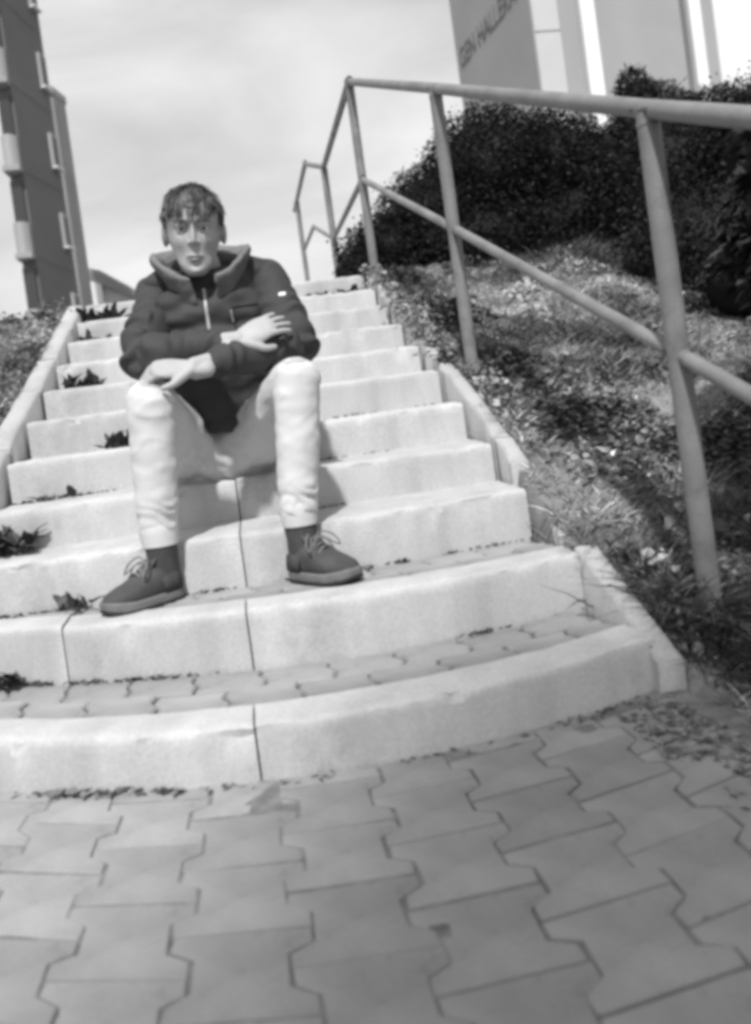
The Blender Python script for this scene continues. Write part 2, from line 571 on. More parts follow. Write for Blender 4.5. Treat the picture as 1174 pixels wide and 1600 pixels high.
# treads: small pavers on the two wide lower treads, slabs above
for n in (1, 2):
    y0f = lambda X: ny(n, X) + KD + .004
    y1f = lambda X: ny(n + 1, X) - .006
    W = .148
    rows = 2
    for r in range(rows):
        k0 = -7
        for k in range(k0, 7):
            xa = XL - .02 + (k - k0) * W + (W / 2 if r else 0) - W / 2
            xb = xa + W
            xa, xb = max(xa, XL - (.05 if n == 1 else .0)), min(xb, XR + .0)
            if xb - xa < .04: continue
            g = .003
            V, F = [], []
            dz = random.uniform(-.004, .003) - .004
            zz = .014 * random.uniform(.6, 1.3)
            for s_, z in ((0, -.05), (0, -.005), (.004, 0)):
                ring = []
                for u, v in ((0, 0), (.5, 0), (1, 0), (1, .35), (1, .65), (1, 1), (.5, 1), (0, 1), (0, .65), (0, .35)):
                    x = xa + g + s_ + (xb - xa - 2 * g - 2 * s_) * u
                    wob = zz if v in (.35,) else (-zz if v == .65 else 0)
                    x += wob * (1 if 0 < xb - XR + .05 < 0 else .6)
                    f0 = y0f(x) + (y1f(x) - y0f(x)) * (r / rows) + g + s_
                    f1 = y0f(x) + (y1f(x) - y0f(x)) * ((r + 1) / rows) - g - s_
                    ring.append((x, f0 + (f1 - f0) * v, NZ[n] + z + dz))
                V += ring
            m = 10
            for q in range(2):
                for i in range(m):
                    F.append((q * m + i, q * m + (i + 1) % m, (q + 1) * m + (i + 1) % m, (q + 1) * m + i))
            F.append(tuple(2 * m + i for i in range(m)))
            mesh('paver', V, F, 'paver', stair, None, origin=((xa + xb) / 2, y0f((xa + xb) / 2), NZ[n] - .05))
    mb = MB()
    for i in range(24):
        x0 = XL + (XR - XL) * i / 24; x1 = XL + (XR - XL) * (i + 1) / 24
        V = [(x0, y0f(x0) - .01, NZ[n] - .014), (x1, y0f(x1) - .01, NZ[n] - .014), (x1, y1f(x1) + .05, NZ[n] - .014), (x0, y1f(x0) + .05, NZ[n] - .014)]
        mb.add(V, [(0, 1, 2, 3)])
    mb.build('bedding', 'sand_joint', stair)
for n in range(3, 12):
    for a, b in ((XL, XJ), (XJ, XR)):
        V, F = [], []
        N = 10
        for i in range(N + 1):
            x = a + .002 + (b - a - .004) * i / N
            y0 = ny(n, x) + KD + .003
            y1 = (ny(n + 1, x) if n < 11 else 5.9) + .02
            for y, z in ((y0, -.06), (y0, -.002), (y1, 0.006), (y1, -.06)):
                V.append((x, y, NZ[n] + z + .002 * fbm((x, y, n), 9)))
        for i in range(N):
            for k in range(4):
                q = (k + 1) % 4
                F.append((i * 4 + k, (i + 1) * 4 + k, (i + 1) * 4 + q, i * 4 + q))
        F += [(0, 1, 2, 3), tuple(N * 4 + k for k in (3, 2, 1, 0))]
        mesh('tread_slab', V, F, 'concrete', stair, 50, origin=((a + b) / 2, ny(n, 0) + KD, NZ[n] - .06))
# side kerbs: sloping stones, top flush with the line of nosings
def side_kerb(x0, x1, y0, y1, lift0=0.0, lift1=0.0, tilt=0.0):
    def top(y):
        # interpolate nosing line
        zs = [(ny(n, (x0 + x1) / 2), NZ[n]) for n in range(1, 12)]
        if y <= zs[0][0]: return zs[0][1] + (y - zs[0][0]) * .40
        for (a, za), (b, zb) in zip(zs[:-1], zs[1:]):
            if a <= y <= b: return za + (zb - za) * (y - a) / (b - a)
        return zs[-1][1]
    N = max(4, int((y1 - y0) / .03))
    V, F = [], []
    for i in range(N + 1):
        t = i / N
        y = y0 + (y1 - y0) * t
        z = top(y) + .002 + lift0 * (1 - t) + lift1 * t
        e = min(t, 1 - t) * (y1 - y0)
        r = .010 * max(0, 1 - e / .014)
        dx = tilt * t
        for x, b in ((x0, -.26), (x0, -.012), (x0 + .010, -r), (x1 - .010, -.002 - r), (x1, -.014), (x1, -.26)):
            V.append(jitter((x + dx, y, z + b), .003, 12))
    m = 6
    for i in range(N):
        for k in range(m):
            q = (k + 1) % m
            F.append((i * m + k, i * m + q, (i + 1) * m + q, (i + 1) * m + k))
    F += [tuple(reversed(range(m))), tuple(N * m + k for k in range(m))]
    return mesh('side_kerb', V, F, 'concrete_kerb', stair, 50, origin=((x0 + x1) / 2, (y0 + y1) / 2, top(y0) - .26))
for (a, b, l0, l1, tl) in ((1.50, 1.86, -.022, .0, .0), (1.955, 2.075, -.03, -.045, .02), (2.27, 2.41, -.004, .0, .005), (2.418, 2.93, .0, .0, 0), (2.94, 3.44, -.006, -.004, .004), (3.45, 3.95, -.01, -.004, 0), (3.96, 4.40, -.004, .0, 0)):
    side_kerb(.726, .784, a, b, l0, l1, tl)
for (a, b) in ((1.75, 2.25), (2.26, 2.76), (2.77, 3.27), (3.28, 3.60), (3.63, 4.02), (4.03, 4.40)):
    side_kerb(-.862, -.786, a, b, random.uniform(-.004, .004), random.uniform(-.004, .004))
# upper landing and the short second flight, mostly out of sight
up_path = MB().box(XL, XR, 5.93, 7.0, 1.30, 1.50).box(XL, XR, 6.25, 7.0, 1.505, 1.62).box(XL, XR, 6.6, 14, 1.30, 1.78)
tag(up_path.build('path', 'concrete', origin=(0, 6, 1.3)), kind='structure')

# ------------------------------------------------------------------ handrail
def handrail():
    t = empty('handrail', (.915, 1.6, .09), 'grey tubular metal handrail with two rails beside the stairs', 'handrail')
    XLN = lambda y: .915 - (y - 1.6) * .0507 if y < 4.36 else .775 - (y - 4.36) * .006
    top = [(.40, .655), (1.6, 1.195), (2.95, 1.815), (4.36, 2.452), (5.83, 2.462), (6.99, 2.868), (8.55, 2.885)]
    midz = [(.40, .115), (1.6, .668), (2.95, 1.285), (4.36, 1.915), (5.83, 1.935), (6.99, 2.32), (8.05, 2.36)]
    def rail(name, pts, r):
        P = []
        for i, (y, z) in enumerate(pts):
            if 0 < i < len(pts) - 1:
                a = np.array(pts[i - 1]); b = np.array(pts[i]); c = np.array(pts[i + 1])
                for u in (-.07, -.035, -.012, .012, .035, .07):
                    d = (a - b) if u < 0 else (c - b)
                    p = b + d / np.linalg.norm(d) * abs(u)
                    P.append((XLN(p[0]), p[0], p[1]))
            else:
                P.append((XLN(y), y, z))
        V, F = tube(P, [r] * len(P), 18, 2)
        return mesh(name, V, F, 'metal_rail', t, 60)
    rail('top_rail', top, .0205)
    rail('middle_rail', midz, .0165)
    for (y, zt, zb) in ((.46, .66, -.1), (1.6, 1.19, 0.0), (2.95, 1.81, .62), (4.36, 2.445, 1.25), (5.83, 2.455, 1.25), (8.18, 2.88, 1.6)):
        x = XLN(y)
        V, F = tube([(x, y, zb), (x, y, zt - .3), (x, y, zt - .004)], [.0245] * 3, 18, 3, cap=False)
        p = mesh('post', V, F, 'metal_rail', t, 60)
        # weld collars
        V, F = tube([(x, y, zt - .032), (x, y, zt - .018)], [.0262, .0255], 16, 2, cap=False)
        mesh('weld', V, F, 'metal_rail', p, 60)
    return t
handrail()
# ------------------------------------------------------------------ the seated person
person = empty('person', (-.10, 2.5, .497), 'young person in dark hooded jacket and pale trousers seated on the steps with crossed arms', 'person')

# key joints
HIP_L, HIP_R = (-.195, 2.500, .585), (-.005, 2.500, .585)
KN_L, KN_R = (-.245, 2.085, .742), (.128, 2.085, .752)
AN_L, AN_R = (-.270, 2.092, .330), (.085, 2.065, .330)
SH_L, SH_R = (-.222, 2.455, 1.062), (.100, 2.455, 1.070)
EL_L, EL_R = (-.268, 2.285, .868), (.150, 2.270, .856)
WR_L, WR_R = (-.010, 2.150, .868), (-.125, 2.078, .806)     # wrist of the arm on the left of the picture reaches right, and the other way round
HEAD = np.array((-.088, 2.325, 1.213))

def lerp(a, b, t): return tuple(np.asarray(a) * (1 - t) + np.asarray(b) * t)

def head_parts():
    """head in local axes: x right in the picture, y towards the viewer, z up; metres"""
    rows = [(-.122, .012, .068, .010), (-.118, .023, .081, .026), (-.106, .034, .089, .030), (-.090, .044, .091, .020), (-.070, .054, .090, -.020), (-.048, .062, .090, -.055),
            (-.025, .070, .090, -.080), (0, .073, .090, -.092), (.022, .0755, .093, -.097), (.045, .077, .093, -.099), (.068, .076, .086, -.097), (.088, .070, .072, -.089), (.104, .057, .052, -.072), (.114, .038, .028, -.048), (.119, .014, .004, -.018)]
    D = catmull([(0, 0, 0) + r for r in [(z, w, f, b) for z, w, f, b in rows]], 4)[:, 3:]
    seg = 56
    V, F = [], []
    for z, w, f, b in D:
        cyy = (f * .42 + b * .58)
        for j in range(seg):
            a = 2 * math.pi * j / seg
            c, s = math.cos(a), math.sin(a)
            x = w * math.copysign(abs(c) ** .92, c)
            y = cyy + (f - cyy if s > 0 else cyy - b) * math.copysign(abs(s) ** .95, s)
            if s > 0:
                g = lambda x0, z0, sx, sz: math.exp(-((x - x0) / sx) ** 2 - ((z - z0) / sz) ** 2)
                k = s ** 1.5
                for sg in (-1, 1):
                    y -= .0150 * k * g(sg * .031, .006, .017, .013)      # eye sockets
                    y += .0060 * k * g(sg * .030, .027, .022, .008)      # brow ridge
                    y += .0055 * k * g(sg * .043, -.028, .018, .018)     # cheek bones
                    y -= .0060 * k * g(sg * .040, -.068, .016, .022)     # hollow cheeks
                y += .0050 * k * g(0, -.070, .022, .009)                 # lips
                y -= .0050 * k * g(0, -.090, .020, .007)
                y += .0055 * k * g(0, -.108, .018, .010)                 # chin
            V.append((x, y, z))
    N = len(D)
    for i in range(N - 1):
        for j in range(seg):
            k = (j + 1) % seg
            F.append((i * seg + j, i * seg + k, (i + 1) * seg + k, (i + 1) * seg + j))
    F += [tuple(reversed(range(seg))), tuple((N - 1) * seg + j for j in range(seg))]
    out = [(np.array(V), F)]
    out.append(tube([(0, .083, .022), (0, .090, .002), (0, .097, -.018), (0, .1005, -.028)], [(.0058, .009), (.0062, .010), (.0075, .011), (.0080, .0085)], 14, 5, side=(1, 0, 0)))
    for sg in (-1, 1):
        out.append(ellipsoid((sg * .0095, .0895, -.030), (.0062, .0095, .0055), 14, 10))
        out.append(ellipsoid((sg * .080, -.012, -.008), (.010, .020, .033), 16, 12, Matrix.Rotation(R(-12), 3, 'X')))
        out.append(ellipsoid((sg * .030, .0795, .0135), (.017, .010, .0045), 14, 8))   # upper lid
    out.append(tube([(-.022, .084, -.0665), (0, .0915, -.0655), (.022, .084, -.0665)], [.0030, .0046, .0030], 10, 4))
    out.append(tube([(-.020, .083, -.0725), (0, .0905, -.0765), (.020, .083, -.0725)], [.0030, .0052, .0030], 10, 4))
    return out
HT = Matrix.Rotation(R(-13), 3, 'X') @ Matrix.Rotation(R(3), 3, 'Y')      # nod and tilt
HT = np.array(HT)
def head_world(V):
    V = np.asarray(V, float) @ HT.T
    return np.stack([V[:, 0], -V[:, 1], V[:, 2]], 1) * 1.02 + HEAD
def flip(F): return [tuple(reversed(f)) for f in F]

def hand(wrist, fwd_, back, thumb_side, curl, spread=1.0, size=1.0, fl=(.074, .084, .078, .060), drop=0.0):
    """palm and five fingers; FWD_ along the hand, BACK out of the back of the hand"""
    f = np.asarray(fwd_, float); f /= np.linalg.norm(f)
    b = np.asarray(back, float); b -= f * (b @ f); b /= np.linalg.norm(b)
    s = np.cross(f, b) * thumb_side                     # towards the thumb
    w = np.asarray(wrist, float)
    P = []
    L = .092 * size
    P.append(tube([w - f * .03, w, w + f * L * .35, w + f * L * .75, w + f * L], [(.027, .020), (.028, .018), (.036, .0165), (.041, .0150), (.039, .0120)], 18, 5, side=s))
    for i in range(4):
        o = (1.5 - i)
        base = w + f * L * (.93 - abs(o - .3) * .02) + s * o * .0195 * size
        ang = spread * o * .12
        d = f * math.cos(ang) + s * math.sin(ang)
        l = fl[i] * size
        pts = [base - d * .02, base]
        p = base.copy(); dd = d.copy()
        for seg_, (fr, cu) in enumerate(((.45, curl[0]), (.30, curl[1]), (.25, curl[2]))):
            a = cu * (1 + .12 * math.sin(i * 1.7))
            dd = dd * math.cos(a) - b * math.sin(a)
            dd /= np.linalg.norm(dd)
            bb = b
            p = p + dd * l * fr
            pts.append(p.copy())
            # rotate the back vector with the finger
        P.append(tube(pts, [.0084, .0088, .0078, .0074, .0060], 12, 4))
    tb = w + f * .022 + s * .026
    td = f * .72 + s * .62 - b * .25; td /= np.linalg.norm(td)
    P.append(tube([tb - td * .015, tb + td * .022, tb + td * .046, tb + td * .046 + (f * .9 + s * .15 - b * .3) * .026], [.014, .0125, .0102, .0078], 12, 4))
    return P

def join(parts):
    mb = MB()
    for V, F in parts: mb.add(V, F)
    return mb.V, mb.F

body = []
for V, F in head_parts():
    body.append((head_world(V), flip(F)))
NECK = np.array((-.083, 2.395, 1.10))
body.append(tube([NECK + (0, .02, -.06), NECK, HEAD + (0, .035, -.075)], [.070, .060, .056], 18, 5))
body.append(tube([(-.10, 2.50, .565), (-.098, 2.485, .75), (-.085, 2.455, .93), (-.075, 2.44, 1.05)], [(.150, .100), (.140, .095), (.160, .100), (.135, .075)], 22, 6, side=(1, 0, 0)))
for sh, el, wr in ((SH_L, EL_L, WR_L), (SH_R, EL_R, WR_R)):
    body.append(tube([sh, lerp(sh, el, .5), el], [.050, .043, .038], 14, 5))
    body.append(tube([el, lerp(el, wr, .4), wr], [.038, .038, (.029, .022)], 14, 5))
for h, k, a in ((HIP_L, KN_L, AN_L), (HIP_R, KN_R, AN_R)):
    body.append(tube([h, lerp(h, k, .5), k], [.080, .066, .052], 16, 5))
    kk = (k[0], k[1] + .005, k[2] - .01)
    body.append(tube([kk, lerp(kk, a, .35), lerp(kk, a, .75), a], [.050, .052, .038, .034], 16, 5))
for a, toe in ((AN_L, (-.355, 2.03, .266)), (AN_R, (.150, 1.975, .268))):
    body.append(tube([a, (a[0], a[1] - .005, .285), lerp((a[0], a[1], .272), toe, .6), toe], [.030, .028, .022, .014], 14, 5))
# hand reaching to the sleeve on the right of the picture
h1 = hand(WR_L, (.178, .012, .072), (-.22, -.85, .50), 1, (.13, .20, .16), .85, .90)
# hand hanging over the knee on the left of the picture
h2 = hand(WR_R, (-.165, -.020, .018), (-.02, -.62, .80), -1, (.42, .55, .35), .35, .92)
body += h1 + h2
V, F = join(body)
V, F, N_ = remesh(V, F, .0036, 3, .5)
body_o = mesh('body', V, F, 'skin', person, 179)

# eyes, brows, hair
V, F = join([tube([(-.021, .0850, -.0668), (-.007, .0915, -.0655), (0, .0915, -.0665), (.007, .0915, -.0655), (.021, .0850, -.0668)], [.0024, .0040, .0038, .0040, .0024], 10, 4),
             tube([(-.019, .0845, -.0722), (0, .0915, -.0760), (.019, .0845, -.0722)], [.0026, .0050, .0026], 10, 4)])
mesh('lips', head_world(V) + np.array((0, -.0012, 0)), flip(F), 'lip', person, 179)
for sg in (-1, 1):
    V, F = ellipsoid((0, 0, 0), (.0122, .0122, .0122), 18, 12)
    V = V + (sg * .030, .0692, .006)
    e = mesh('eye', head_world(V), flip(F), 'eye_white', person, 179)
    V, F = ellipsoid((sg * .030, .0802, .0055), (.0050, .0022, .0050), 14, 8)
    mesh('iris', head_world(V), flip(F), 'iris', e, 179)
    V, F = tube([(sg * .014, .0935, .0255), (sg * .030, .0955, .031), (sg * .047, .084, .027)], [(.0018, .0032), (.0018, .0034), (.0012, .0020)], 10, 4, side=(0, 1, 0))
    mesh('eyebrow', head_world(V), flip(F), 'brow', person, 179)
def make_hair():
    base = []
    sp = []
    for i in range(14000):
        u = rng.uniform(-1, 1); th = rng.uniform(0, 2 * math.pi)
        d = np.array([math.sqrt(1 - u * u) * math.cos(th), math.sqrt(1 - u * u) * math.sin(th), u])
        if d[2] < -.45: continue
        # local head frame: y forward
        if d[1] > .25 and d[2] < .40: continue          # face
        if d[1] > -.15 and d[2] < .02 + .25 * max(0, d[1]): continue         # temples and ears
        if d[2] < .0 and d[1] > -.35: continue
        p = np.array([d[0] * .0850, -.002 + d[1] * .100, .022 + d[2] * .104])
        sp.append((p, d))
    P = np.array([a for a, b in sp]); D = np.array([b for a, b in sp])
    crown = np.array([.012, -.045, .12])
    flow = P - crown
    flow[:, 1] += .03 * (P[:, 1] > 0)
    flow -= D * np.sum(flow * D, 1)[:, None]
    flow /= np.linalg.norm(flow, axis=1)[:, None] + 1e-6
    lump = np.array([mnoise.noise(Vector(p) * 38) for p in P])
    lump2 = np.array([mnoise.noise_vector(Vector(p) * 30) for p in P])
    top = np.clip((P[:, 2] - .05) / .07, 0, 1)
    dirv = flow * 1.0 + D * (.16 + .16 * top)[:, None] + lump2 * .45 + rng.normal(size=P.shape) * .10
    dirv /= np.linalg.norm(dirv, axis=1)[:, None]
    front = np.clip((P[:, 1] - .03) / .05, 0, 1) * np.clip((P[:, 2] - .03) / .05, 0, 1)
    L = (.021 + .016 * top + .008 * front) * rng.uniform(.7, 1.3, len(P)) * (1 + .5 * lump)
    W = rng.uniform(.002, .004, len(P))
    bend = -D * .35 + flow * .3 - np.array((0, 0, .5)) * front[:, None]
    tone = rng.uniform(.6, 1.6, len(P)) * (1 + .6 * lump)
    Pw = head_world(P - D * .004)
    rot = lambda A: np.stack([(A @ HT.T)[:, 0], -(A @ HT.T)[:, 1], (A @ HT.T)[:, 2]], 1)
    # cap below the strands
    V, F = ellipsoid((0, -.002, .022), (.0860, .1015, .105), 48, 32)
    keep = []
    for f in F:
        c = V[list(f)].mean(0); d = (c - (0, -.003, .022)) / (.0860, .1015, .105)
        if d[2] < -.45 or (d[1] > .22 and d[2] < .40) or (d[1] > -.15 and d[2] < -.02 + .25 * max(0, d[1])) or (d[2] < 0 and d[1] > -.3): continue
        keep.append(f)
    Vl = np.array([v + (v - np.array((0, -.003, .022))) * .05 * mnoise.noise(Vector(v) * 45) for v in V])
    capo = mesh('hair', head_world(Vl), flip(keep), 'hair', person, 179)
    a = capo.data.attributes.new('tone', 'FLOAT', 'POINT')
    a.data.foreach_set('value', np.full(len(Vl), .75, np.float32))
    strips('hair_strands', Pw, rot(dirv), L, W, tone, 'hair', capo, bend=rot(bend), segs=3)
make_hair()

# jacket: torso, sleeves, hood
def wrinkle(V, N, f):
    out = V.copy()
    for i in range(len(V)):
        out[i] += N[i] * f(V[i])
    return out
def torso_fold(p):
    n1 = mnoise.noise(Vector((p[0] * 9, p[1] * 9, p[2] * 26)))
    n2 = mnoise.noise(Vector((p[0] * 22 + 4, p[1] * 22, p[2] * 40)))
    zip_ = -.0025 * math.exp(-((p[0] + .085) / .006) ** 2) if p[1] < 2.42 else 0
    return .013 * n1 + .005 * n2 + zip_
parts = [tube([(-.105, 2.478, .650), (-.105, 2.475, .68), (-.10, 2.465, .74), (-.094, 2.452, .84), (-.085, 2.440, .95), (-.075, 2.435, 1.03), (-.072, 2.432, 1.075), (-.075, 2.425, 1.105)],
              [(.172, .125), (.180, .135), (.182, .140), (.182, .140), (.188, .138), (.178, .125), (.150, .110), (.105, .085)], 30, 6, side=(1, 0, 0), power=2.3, cap=False)]
parts.append(tube([SH_L, (-.16, 2.445, 1.10), (-.075, 2.435, 1.125), (.01, 2.445, 1.105), SH_R], [.066, .062, .060, .062, .066], 18, 6))
V, F = join(parts)
V, F, N_ = remesh(V, F, .0065, 6)
jacket = mesh('jacket', wrinkle(V, N_, torso_fold), F, 'jacket', person, 179)
def sleeve(sh, el, wr, seed, bulge):
    e2 = lerp(el, wr, .80)
    P = [tube([sh, lerp(sh, el, .35), lerp(sh, el, .75), el, lerp(el, e2, .25)], [.068, .066, .061, .060, .056], 20, 6),
         tube([el, lerp(el, e2, .35), lerp(el, e2, .75), e2], [.062, .060, .050, .041], 20, 6)]
    V, F = join(P)
    V, F, N = remesh(V, F, .0058, 5)
    a, b, c = (np.asarray(q) for q in (sh, el, wr))
    ax1 = (b - a) / np.linalg.norm(b - a); ax2 = (c - b) / np.linalg.norm(c - b)
    def fold(p):
        p = np.asarray(p)
        d = np.linalg.norm(p - b)
        t1 = (p - a) @ ax1; t2 = (p - b) @ ax2
        nn = mnoise.noise(Vector(p * 11) + Vector((seed, 0, 0)))
        near = math.exp(-(d / .12) ** 2)
        ridge = math.sin((t1 if t2 < .02 else t2) * 110 + nn * 5 + seed)
        end = math.exp(-((t2 - .24) / .05) ** 2)
        return (.010 * near + .0035 + .005 * end) * ridge * (.55 + .6 * nn) + .010 * nn
    o = mesh('sleeve', wrinkle(V, N, fold), F, 'jacket', jacket, 179)
    dv = np.asarray(e2) - np.asarray(el); dv /= np.linalg.norm(dv)
    V, F = tube([np.asarray(e2) - dv * .012, np.asarray(e2) + dv * .012, np.asarray(e2) + dv * .030], [.0425, .0430, .0385], 22, 4, cap=False)
    return o
sleeve(SH_L, EL_L, WR_L, 1.3, 0)
sr = sleeve(SH_R, EL_R, WR_R, 4.1, 0)
# hood standing round the neck, open towards the viewer
def hood():
    V, F = [], []
    n = 48
    # cross section of the folded cloth: outer wall, round lip, inner wall
    sec = [(0, 0), (.012, .35), (.020, .70), (.020, .92), (.012, 1.0), (.001, .98), (-.007, .85), (-.010, .55), (-.012, .15), (-.010, 0)]
    m = len(sec)
    c0 = np.array((-.080, 2.405, 1.055))
    for i in range(n + 1):
        a = R(-76) + R(332) * i / n
        ca, sa = math.cos(a), math.sin(a)
        fr = max(0, -sa); bk = max(0, sa)
        hgt = .120 + .035 * bk - .045 * fr ** 2
        for dr, u in sec:
            r_ = .094 + .030 * u ** 1.5 + dr
            w = .007 * mnoise.noise(Vector((ca * 2.6, sa * 2.6, u * 1.6)))
            V.append(c0 + np.array((ca * (r_ + w) * 1.06, sa * (r_ + w) * .84 - .010 - .012 * fr, u * hgt - .060 * fr ** 1.6 + w)))
    for i in range(n):
        for k in range(m):
            q = (k + 1) % m
            F.append((i * m + k, (i + 1) * m + k, (i + 1) * m + q, i * m + q))
    F += [tuple(range(m)), tuple(reversed([n * m + k for k in range(m)]))]
    V, F, N = remesh(np.array(V), F, .0050, 5)
    def f(p): return .006 * mnoise.noise(Vector(p) * 15) + .003 * mnoise.noise(Vector(p) * 38)
    mesh('hood', wrinkle(V, N, f), F, 'hood_cloth', jacket, 179)
    V, F = tube([(-.080, 2.405, 1.06), (-.082, 2.390, 1.09), (-.083, 2.380, 1.118)], [(.092, .078), (.080, .076), (.074, .074)], 26, 6, side=(1, 0, 0), cap=False)
    V, F, N = remesh(V, F, .005, 3)
    mesh('collar', wrinkle(V, N, f), F, 'jacket', jacket, 179)
hood()
def on_torso(x, z, eps=.002):
    # front surface of the jacket torso
    me = jacket.data
    best = None
    o = Vector((x, 1.5, z)) - Vector(ORG[jacket.name])
    hit, loc, no, idx = jacket.ray_cast(o, Vector((0, 1, 0)))
    return np.array(loc) + ORG[jacket.name] + np.array(no) * eps
bpy.context.view_layer.update()
# front zip in two visible lengths, pocket welt, sleeve label
V, F = tube([on_torso(-.083, z) for z in (1.045, 1.02, .99, .96, .93)], [(.0042, .002)] * 5, 10, 3, side=(1, 0, 0))
mesh('zip', V, F, 'zip_metal', jacket, 60)
for x0, z0, x1, z1 in ((-.012, .985, .062, .992), (-.012, .985, -.008, .915)):
    V, F = tube([on_torso(x0 + (x1 - x0) * t, z0 + (z1 - z0) * t, .001) for t in (0, .25, .5, .75, 1)], [.0032] * 5, 8, 3)
    mesh('pocket_welt', V, F, 'jacket_trim', jacket, 60)
V, F = tube([on_torso(-.016, .975, .003), on_torso(-.014, .945, .003)], [.0022] * 2, 8, 3)
mesh('pocket_zip', V, F, 'zip_metal', jacket, 60)
def on_obj(o, src, d, eps):
    hit, loc, no, idx = o.ray_cast(Vector(src) - Vector(ORG[o.name]), Vector(d))
    return (np.array(loc) + ORG[o.name], np.array(no)) if hit else None
h = on_obj(sr, (.135, 1.6, 1.005), (0, 1, 0), .002)
if h:
    p, no = h
    az = np.array((0, 0, 1.0)); ax = np.cross(az, no); ax /= np.linalg.norm(ax); az = np.cross(no, ax)
    mesh('sleeve_label', *(lambda b: (b.V, b.F))(MB().obox(p + no * .002, ax, az, no, .010, .008, .0025)), 'tag_white', jacket)

# trousers
def trouser_fold(p):
    x, y, z = p
    n1 = mnoise.noise(Vector((x * 10, y * 12, z * 22)))
    n2 = mnoise.noise(Vector((x * 26, y * 26, z * 44)))
    low = math.exp(-((z - .43) / .05) ** 2) if y < 2.2 else 0
    cro = math.exp(-((x + .10) / .10) ** 2 - ((y - 2.36) / .08) ** 2)
    n3 = mnoise.noise(Vector((x * 14 + 7, y * 14, z * 9)))
    rdg = max(0, 1 - abs(mnoise.noise(Vector((x * 9 + z * 16, y * 14, z * 15 - x * 11 + 3)))) * 5)
    return .0042 * n1 + .0018 * n2 + low * .0045 * math.sin(z * 170 + n1 * 7 + n3 * 8 + x * 60) * (.6 + n3) + cro * .008 * math.sin(x * 85 + n1 * 4 + z * 40) + .0014 * rdg
tp = [tube([(-.205, 2.515, .590), (-.10, 2.525, .592), (.005, 2.515, .590)], [.092, .098, .092], 20, 6)]
tp.append(ellipsoid((-.10, 2.44, .578), (.13, .075, .078)))
tp.append(tube([(-.10, 2.505, .56), (-.10, 2.49, .70)], [(.170, .105), (.165, .105)], 22, 5, side=(1, 0, 0)))
for h, k, a, sg in ((HIP_L, KN_L, AN_L, -1), (HIP_R, KN_R, AN_R, 1)):
    tp.append(tube([h, lerp(h, k, .35), lerp(h, k, .75), (k[0], k[1] + .01, k[2] - .006), (k[0], k[1] - .004, k[2] - .03)], [.098, .086, .070, .062, .058], 20, 6))
    kk = (k[0], k[1] + .002, k[2] - .012)
    an = (a[0], a[1], .42)
    tp.append(tube([kk, lerp(kk, an, .25), lerp(kk, an, .55), lerp(kk, an, .85), an], [.060, .059, .056, .052, .047], 20, 6))
V, F = join(tp)
V, F, N_ = remesh(V, F, .0062, 6)
trousers = mesh('trousers', wrinkle(V, N_, trouser_fold), F, 'trouser', person, 179)
for a in (AN_L, AN_R):
    n = 40
    Vc, Fc = [], []
    prof = [(.432, .040), (.432, .046), (.424, .0485), (.404, .0475), (.384, .0455), (.374, .0445), (.373, .038)]
    for i in range(n):
        th = 2 * math.pi * i / n
        rib = 1 + .018 * (i % 2)
        for z, r in prof:
            Vc.append((a[0] + r * rib * math.cos(th), a[1] + .002 + r * rib * math.sin(th), z))
    m = len(prof)
    for i in range(n):
        for k in range(m - 1):
            j = (i + 1) % n
            Fc.append((i * m + k, i * m + k + 1, j * m + k + 1, j * m + k))
    mesh('cuff', Vc, Fc, 'trouser', trousers, 60)

